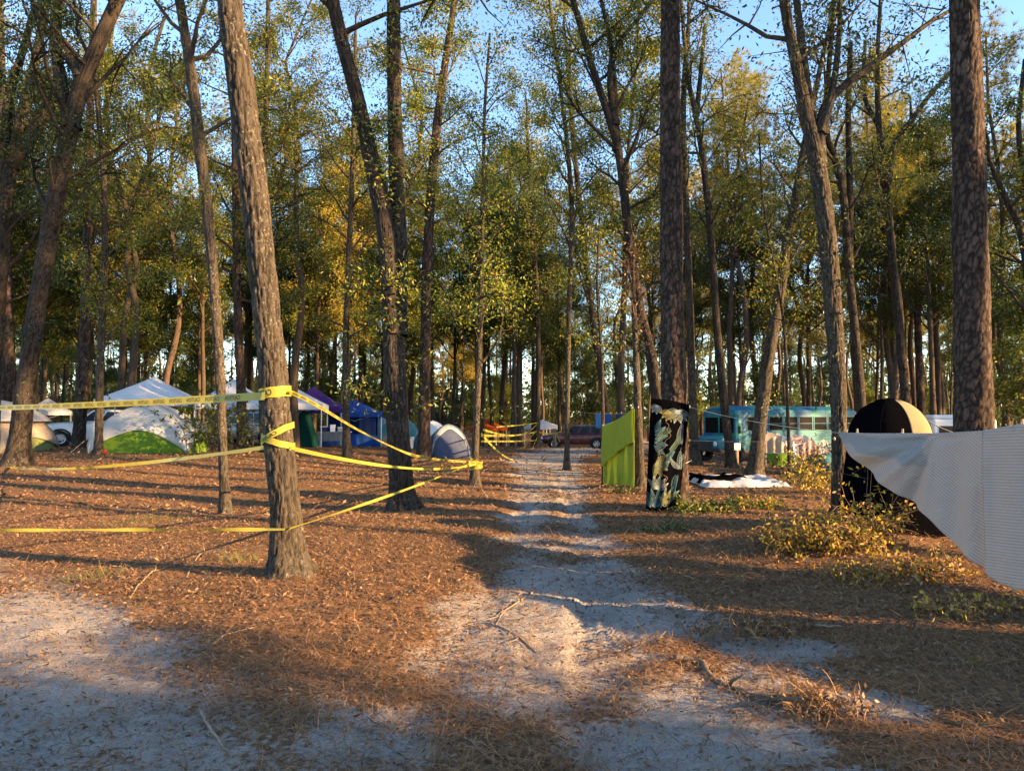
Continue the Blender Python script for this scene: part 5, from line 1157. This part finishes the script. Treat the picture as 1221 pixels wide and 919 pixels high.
# knot on the sapling
kx = P(568, 552, 17.5).x
t = thing('caution_tape', 'bunched knot of caution tape on the sapling', 'tape', (kx, 17.5, gz(kx, 17.5)))
for z_, tl in ((.50, .05), (.58, -.07), (.44, .03)):
    pts = np.array([[.15 * math.cos(a), .15 * math.sin(a), z_ + tl * math.cos(a)] for a in np.linspace(0, 6.283, 24)]); b_ = MB(); b_.v = [tuple(q + np.array([0, 0, s_ * .04])) for s_ in (-1, 1) for q in pts]; b_.f = [(i, i + 1, 24 + i + 1, 24 + i) for i in range(23)]; b_.build('loop', M['tape'], t, True)
T9, T10 = (575, 17.5), (638, 44.)
for (lb, a, b_, sg, w_) in (('caution tape strand hanging in a deep loop over the far track side', (574, 517, 17.6), (640, 522, 43.7), .95, .07),
                           ('upper straight caution tape strand from sapling to far dark trunk', (574, 519, 17.6), (640, 514, 43.7), .1, .085),
                           ('lower straight caution tape strand from sapling to far dark trunk', (574, 526, 17.6), (640, 525, 43.7), .02, .07),
                           ('slack caution tape strand above the straight ones', (576, 512, 17.7), (640, 506, 43.7), .35, .07),
                           ('highest caution tape strand tied to far dark trunk', (592, 509, 25.), (641, 504, 43.7), .02, .08),
                           ('caution tape strand reaching from far dark trunk toward red car', (643, 515, 43.8), (670, 514, 44.5), .12, .1),
                           ('caution tape end trailing down from far dark trunk', (638, 515, 43.6), (621, 541, 41.5), -.1, .09)):
    tape(lb, sag_pts(P(*a), P(*b_), sg, 40), w_ * .72, False, .5)
t = thing('tape_stake', 'short stake with tape ends hanging beside the red car', 'stake', (P(661, 530, 44.5).x, 44.5, gz(P(661, 530, 44.5).x, 44.5)))
MB().tube([(0, 0, -.2), (0, 0, 1.15)], [.09, .08], 8).build('post_shaft', M['wood'], t, True)
for s_ in (.0, .25): MB().grid(lambda u, v: (.05 + s_ * v + .06 * u, -.1, 1.0 - (.9 - s_) * v), 1, 8).build('tape_end', M['tape'], t)

# ================================================================ SHRUBS, BRANCHES, TUFTS
def shrub(name, label, px, py, rx, ry, h, nstem, nleaf, ls, mats, seed, tangle=.5, stem_mat='twig', cat_='shrub', off=(0, 0), dead=0):
    c = G(px, py); r = np.random.default_rng(seed); x, y = c.x + off[0], c.y + off[1]; z0 = gz(x, y); t = thing(name, label, cat_, (x, y, z0)); tubes = []; tw = []; td = []
    for q in range(nstem):
        a = r.uniform(0, 6.283); k = math.sqrt(r.random()); bx_, by_ = rx * k * math.cos(a) * .8, ry * k * math.sin(a) * .8; bz = gz(x + bx_, y + by_) - z0 - .02
        d = np.array([r.normal(0, tangle), r.normal(0, tangle), 1.]); d /= np.linalg.norm(d); L = h * r.uniform(.6, 1.35); pts = [np.array([bx_, by_, bz])]
        for s_ in range(7): d = nrm(d + r.normal(0, .22, 3) + np.array([0, 0, -.12 * tangle * s_ * .6])); nx = pts[-1] + d * L / 6; nx[2] = max(nx[2], gz(x + nx[0], y + nx[1]) - z0 + .01); pts.append(nx)
        pts = np.array(pts); tubes.append(tube_np(pts, np.linspace(.0055, .0018, 8), 4)); tw += list(pts[2:]); td += [d] * 6
        for s_ in range(2):
            i = r.integers(2, 7); dd = nrm(r.normal(0, 1, 3) + np.array([0, 0, .3])); l = h * r.uniform(.15, .4); e = pts[i] + dd * l; tubes.append(tube_np(np.array([pts[i], pts[i] + dd * l * .5 + r.normal(0, .01, 3), e]), [.0025, .002, .001], 3)); tw += [e, pts[i] + dd * l * .6]; td += [dd] * 2
    V, F = cat(tubes); link('stems', mesh_np('stems', V, F, M[stem_mat]), t)['kind'] = 'stuff'
    tw, td = np.array(tw), np.array(td)
    for m_, fr_ in mats:
        V, F = leafy(tw, td, int(nleaf * fr_), ls, ls * .5, r, .035, .1); V[:, 2] = np.maximum(V[:, 2], .005 - .08); link('foliage', mesh_np('foliage', V, F, M[m_]), t)['kind'] = 'stuff'
    return t
shrub('bramble', 'sprawling mound of dry brambles with yellow leaves', 985, 650, .75, .45, .46, 230, 4600, .055, (('leaf_gold', .6), ('straw', .3), ('leaf_oak', .1)), 1, .95, 'straw')
shrub('bramble', 'bramble thicket sloping down toward the striped sheet', 1085, 688, .75, .4, .22, 130, 1900, .05, (('leaf_gold', .5), ('straw', .5)), 2, 1.0, 'straw', off=(-.15, 0))
shrub('bramble', 'low brambles growing beneath the striped sheet hem', 1190, 722, .4, .3, .14, 50, 700, .045, (('leaf_gold', .4), ('straw', .6)), 3, 1.0, 'straw', off=(-.3, -.1))
shrub('shrub', 'yellow leafed shrub in front of the bus end', 972, 590, .42, .45, .75, 36, 1100, .07, (('leaf_gold', .5), ('leaf_oak', .3), ('leaf_rust', .2)), 4, .35)
shrub('shrub', 'green leafy ground plant at the foot of tapestry pine', 835, 610, .6, .35, .24, 50, 1200, .07, (('leaf_dark', .6), ('grass', .4)), 5, .7)
shrub('shrub', 'yellow green plants between the tapestry pine and brambles', 905, 605, .6, .4, .22, 40, 800, .06, (('leaf_gold', .6), ('leaf_oak', .4)), 6, .7)
shrub('shrub', 'dark low plants at the right edge of the track', 795, 632, .4, .3, .12, 30, 450, .06, (('leaf_dark', .5), ('grass', .3), ('litter', .2)), 7, .9)
shrub('shrub', 'reddish brown shrub behind the yellow leafed one', 968, 566, .9, .6, .9, 44, 1400, .08, (('leaf_rust', .45), ('leaf_oak', .55)), 8, .4)
shrub('shrub', 'tall thin weeds standing against black pop-up tent', 1050, 650, .35, .3, .9, 10, 160, .06, (('leaf_oak', .6), ('leaf_yellow', .4)), 9, .2)
shrub('shrub', 'leafy evergreen shrub beside the pink draped chair', 245, 545, .95, .8, 1.9, 46, 2600, .11, (('leaf_dark', .7), ('leaf_oak', .3)), 10, .3, off=(0, 1.0))
shrub('shrub', 'green shrub at the foot of the lime green sheet', 742, 588, .35, .25, .16, 26, 420, .05, (('grass', .7), ('leaf_oak', .3)), 11, .8)
shrub('shrub', 'dry leafy twigs low on the right of the track', 890, 752, .6, .3, .14, 60, 420, .035, (('straw', .5), ('litter', .5)), 12, 1.1, 'straw')
shrub('shrub', 'brown dead fern clump among the fallen leaves', 985, 845, .28, .24, .15, 50, 320, .035, (('straw', .6), ('leaf_rust', .4)), 13, .9, 'straw')
def tuft(label, px, py, rad_, h, n, seed, mat='grass'):
    c = G(px, py); r = np.random.default_rng(seed); a = r.uniform(0, 6.283, n); k = np.sqrt(r.random(n)) * rad_; p_ = np.stack([k * np.cos(a), k * np.sin(a), np.zeros(n)], -1); p_[:, 2] = gzd(c.x + p_[:, 0], c.y + p_[:, 1]) - c.z - .005
    D = np.stack([r.normal(0, .5, n), r.normal(0, .5, n), np.ones(n)], -1); V, F = blades(p_, D, h * r.uniform(.4, 1.2, n), .0025, r)
    t = thing('grass_tuft', label, 'grass', (c.x, c.y, c.z), me=None); o_ = link('blades', mesh_np('blades', V, F, M[mat]), t); o_['kind'] = 'stuff'; return t
tuft('sparse green grass tuft near the bleached dead stalk', 115, 690, .3, .16, 130, 1); tuft('small green weeds at the foot of the taped oak', 285, 668, .22, .16, 110, 2); tuft('green grass patch under knee high caution tape', 175, 622, .7, .12, 420, 3); tuft('thin dry grass on the sand beside the track', 410, 860, .3, .1, 120, 4, 'straw'); tuft('single green sprig among leaves by the striped sheet', 1160, 795, .08, .1, 26, 5); tuft('tiny weed patch beneath the bramble thicket', 1075, 790, .1, .05, 40, 6); tuft('faint green grass behind the big twin stemmed oak', 430, 585, .8, .1, 260, 7)
def stick(name, label, pix, r0, r1, mat='wood', forks=0, seed=0, lift=0.0, cat_='branch'):
    r = np.random.default_rng(seed); pts = [G(*q) for q in pix]; p_ = spline([list(q) for q in pts], 26); p_[:, 2] = gzd(p_[:, 0], p_[:, 1]) + r0 * .5 + lift * np.sin(np.linspace(0, math.pi, 26)); p_ += r.normal(0, r0 * .22, p_.shape)
    o_ = np.array(p_[0]); t = thing(name, label, cat_, tuple(o_)); MB().tube(p_ - o_, np.linspace(r0, r1, 26) * (1 + .15 * np.sin(np.arange(26) * 1.7)), 9).build('stem', M[mat], t, True)
    for q in range(forks):
        i = int(r.integers(6, 22)); dd = nrm(nrm(p_[i + 1] - p_[i]) + r.normal(0, .5, 3) + np.array([0, 0, .12])); l = np.linalg.norm(p_[-1] - p_[0]) * r.uniform(.15, .35); e = p_[i] + dd * l; e[2] = max(e[2], float(gzd(e[0], e[1])[0]) + .004)
        MB().tube(np.array([p_[i], .5 * (p_[i] + e) + r.normal(0, .01, 3), e]) - o_, [r0 * .55, r0 * .4, r0 * .2], 6).build('twig', M[mat], t, True)
    return t
stick('fallen_branch', 'thick grey fallen branch half buried beside the track', [(803, 786), (832, 788), (852, 808), (878, 822), (915, 835), (965, 848)], .026, .014, 'branch_grey', 3, 1)
stick('fallen_branch', 'bleached dead stalk arching over leaves in front of taped oak', [(460, 690), (490, 676), (545, 668), (585, 676)] if False else [(155, 712), (172, 695), (190, 684), (210, 706)], .007, .003, 'bleached', 4, 2, .03)
stick('fallen_branch', 'arched pale dead stem by the foot of taped oak', [(222, 686), (240, 668), (262, 664), (285, 680)], .006, .003, 'bleached', 2, 3, .08)
stick('fallen_stick', 'straight dark stick across the sand of the track', [(585, 738), (610, 752), (640, 772)], .009, .005, 'wood', 1, 4)
stick('fallen_stick', 'small forked twig on the lower track sand', [(640, 700), (605, 722), (590, 742)], .008, .004, 'wood', 2, 5)
stick('fallen_stick', 'dark stick lying on the sandy left track', [(0, 784), (30, 782), (60, 783)], .008, .005, 'wood', 0, 6)
stick('fallen_stick', 'forked twig poking up from the pine straw', [(238, 842), (250, 866), (272, 892)], .010, .006, 'wood', 3, 7, .02)
stick('fallen_stick', 'long thin pale stick on the dark leaves', [(255, 766), (280, 755), (305, 747)], .007, .004, 'bleached', 1, 8)
stick('fallen_stick', 'thin curved stick on the shaded sand in the track', [(553, 880), (575, 895), (590, 912)], .007, .003, 'wood', 1, 9)
stick('fallen_stick', 'thin stick leaning in the dark leaves below brambles', [(1003, 690), (1010, 680), (1017, 668)], .007, .004, 'bleached', 0, 10, .05)
stick('fallen_stick', 'short stick on leaves right of the fallen branch', [(960, 745), (985, 752), (1012, 748)], .006, .004, 'bleached', 1, 11, .03)
stick('fallen_stick', 'crooked root like stick near the tyre marks', [(700, 762), (735, 768), (770, 762), (805, 770)], .010, .006, 'wood', 1, 12)
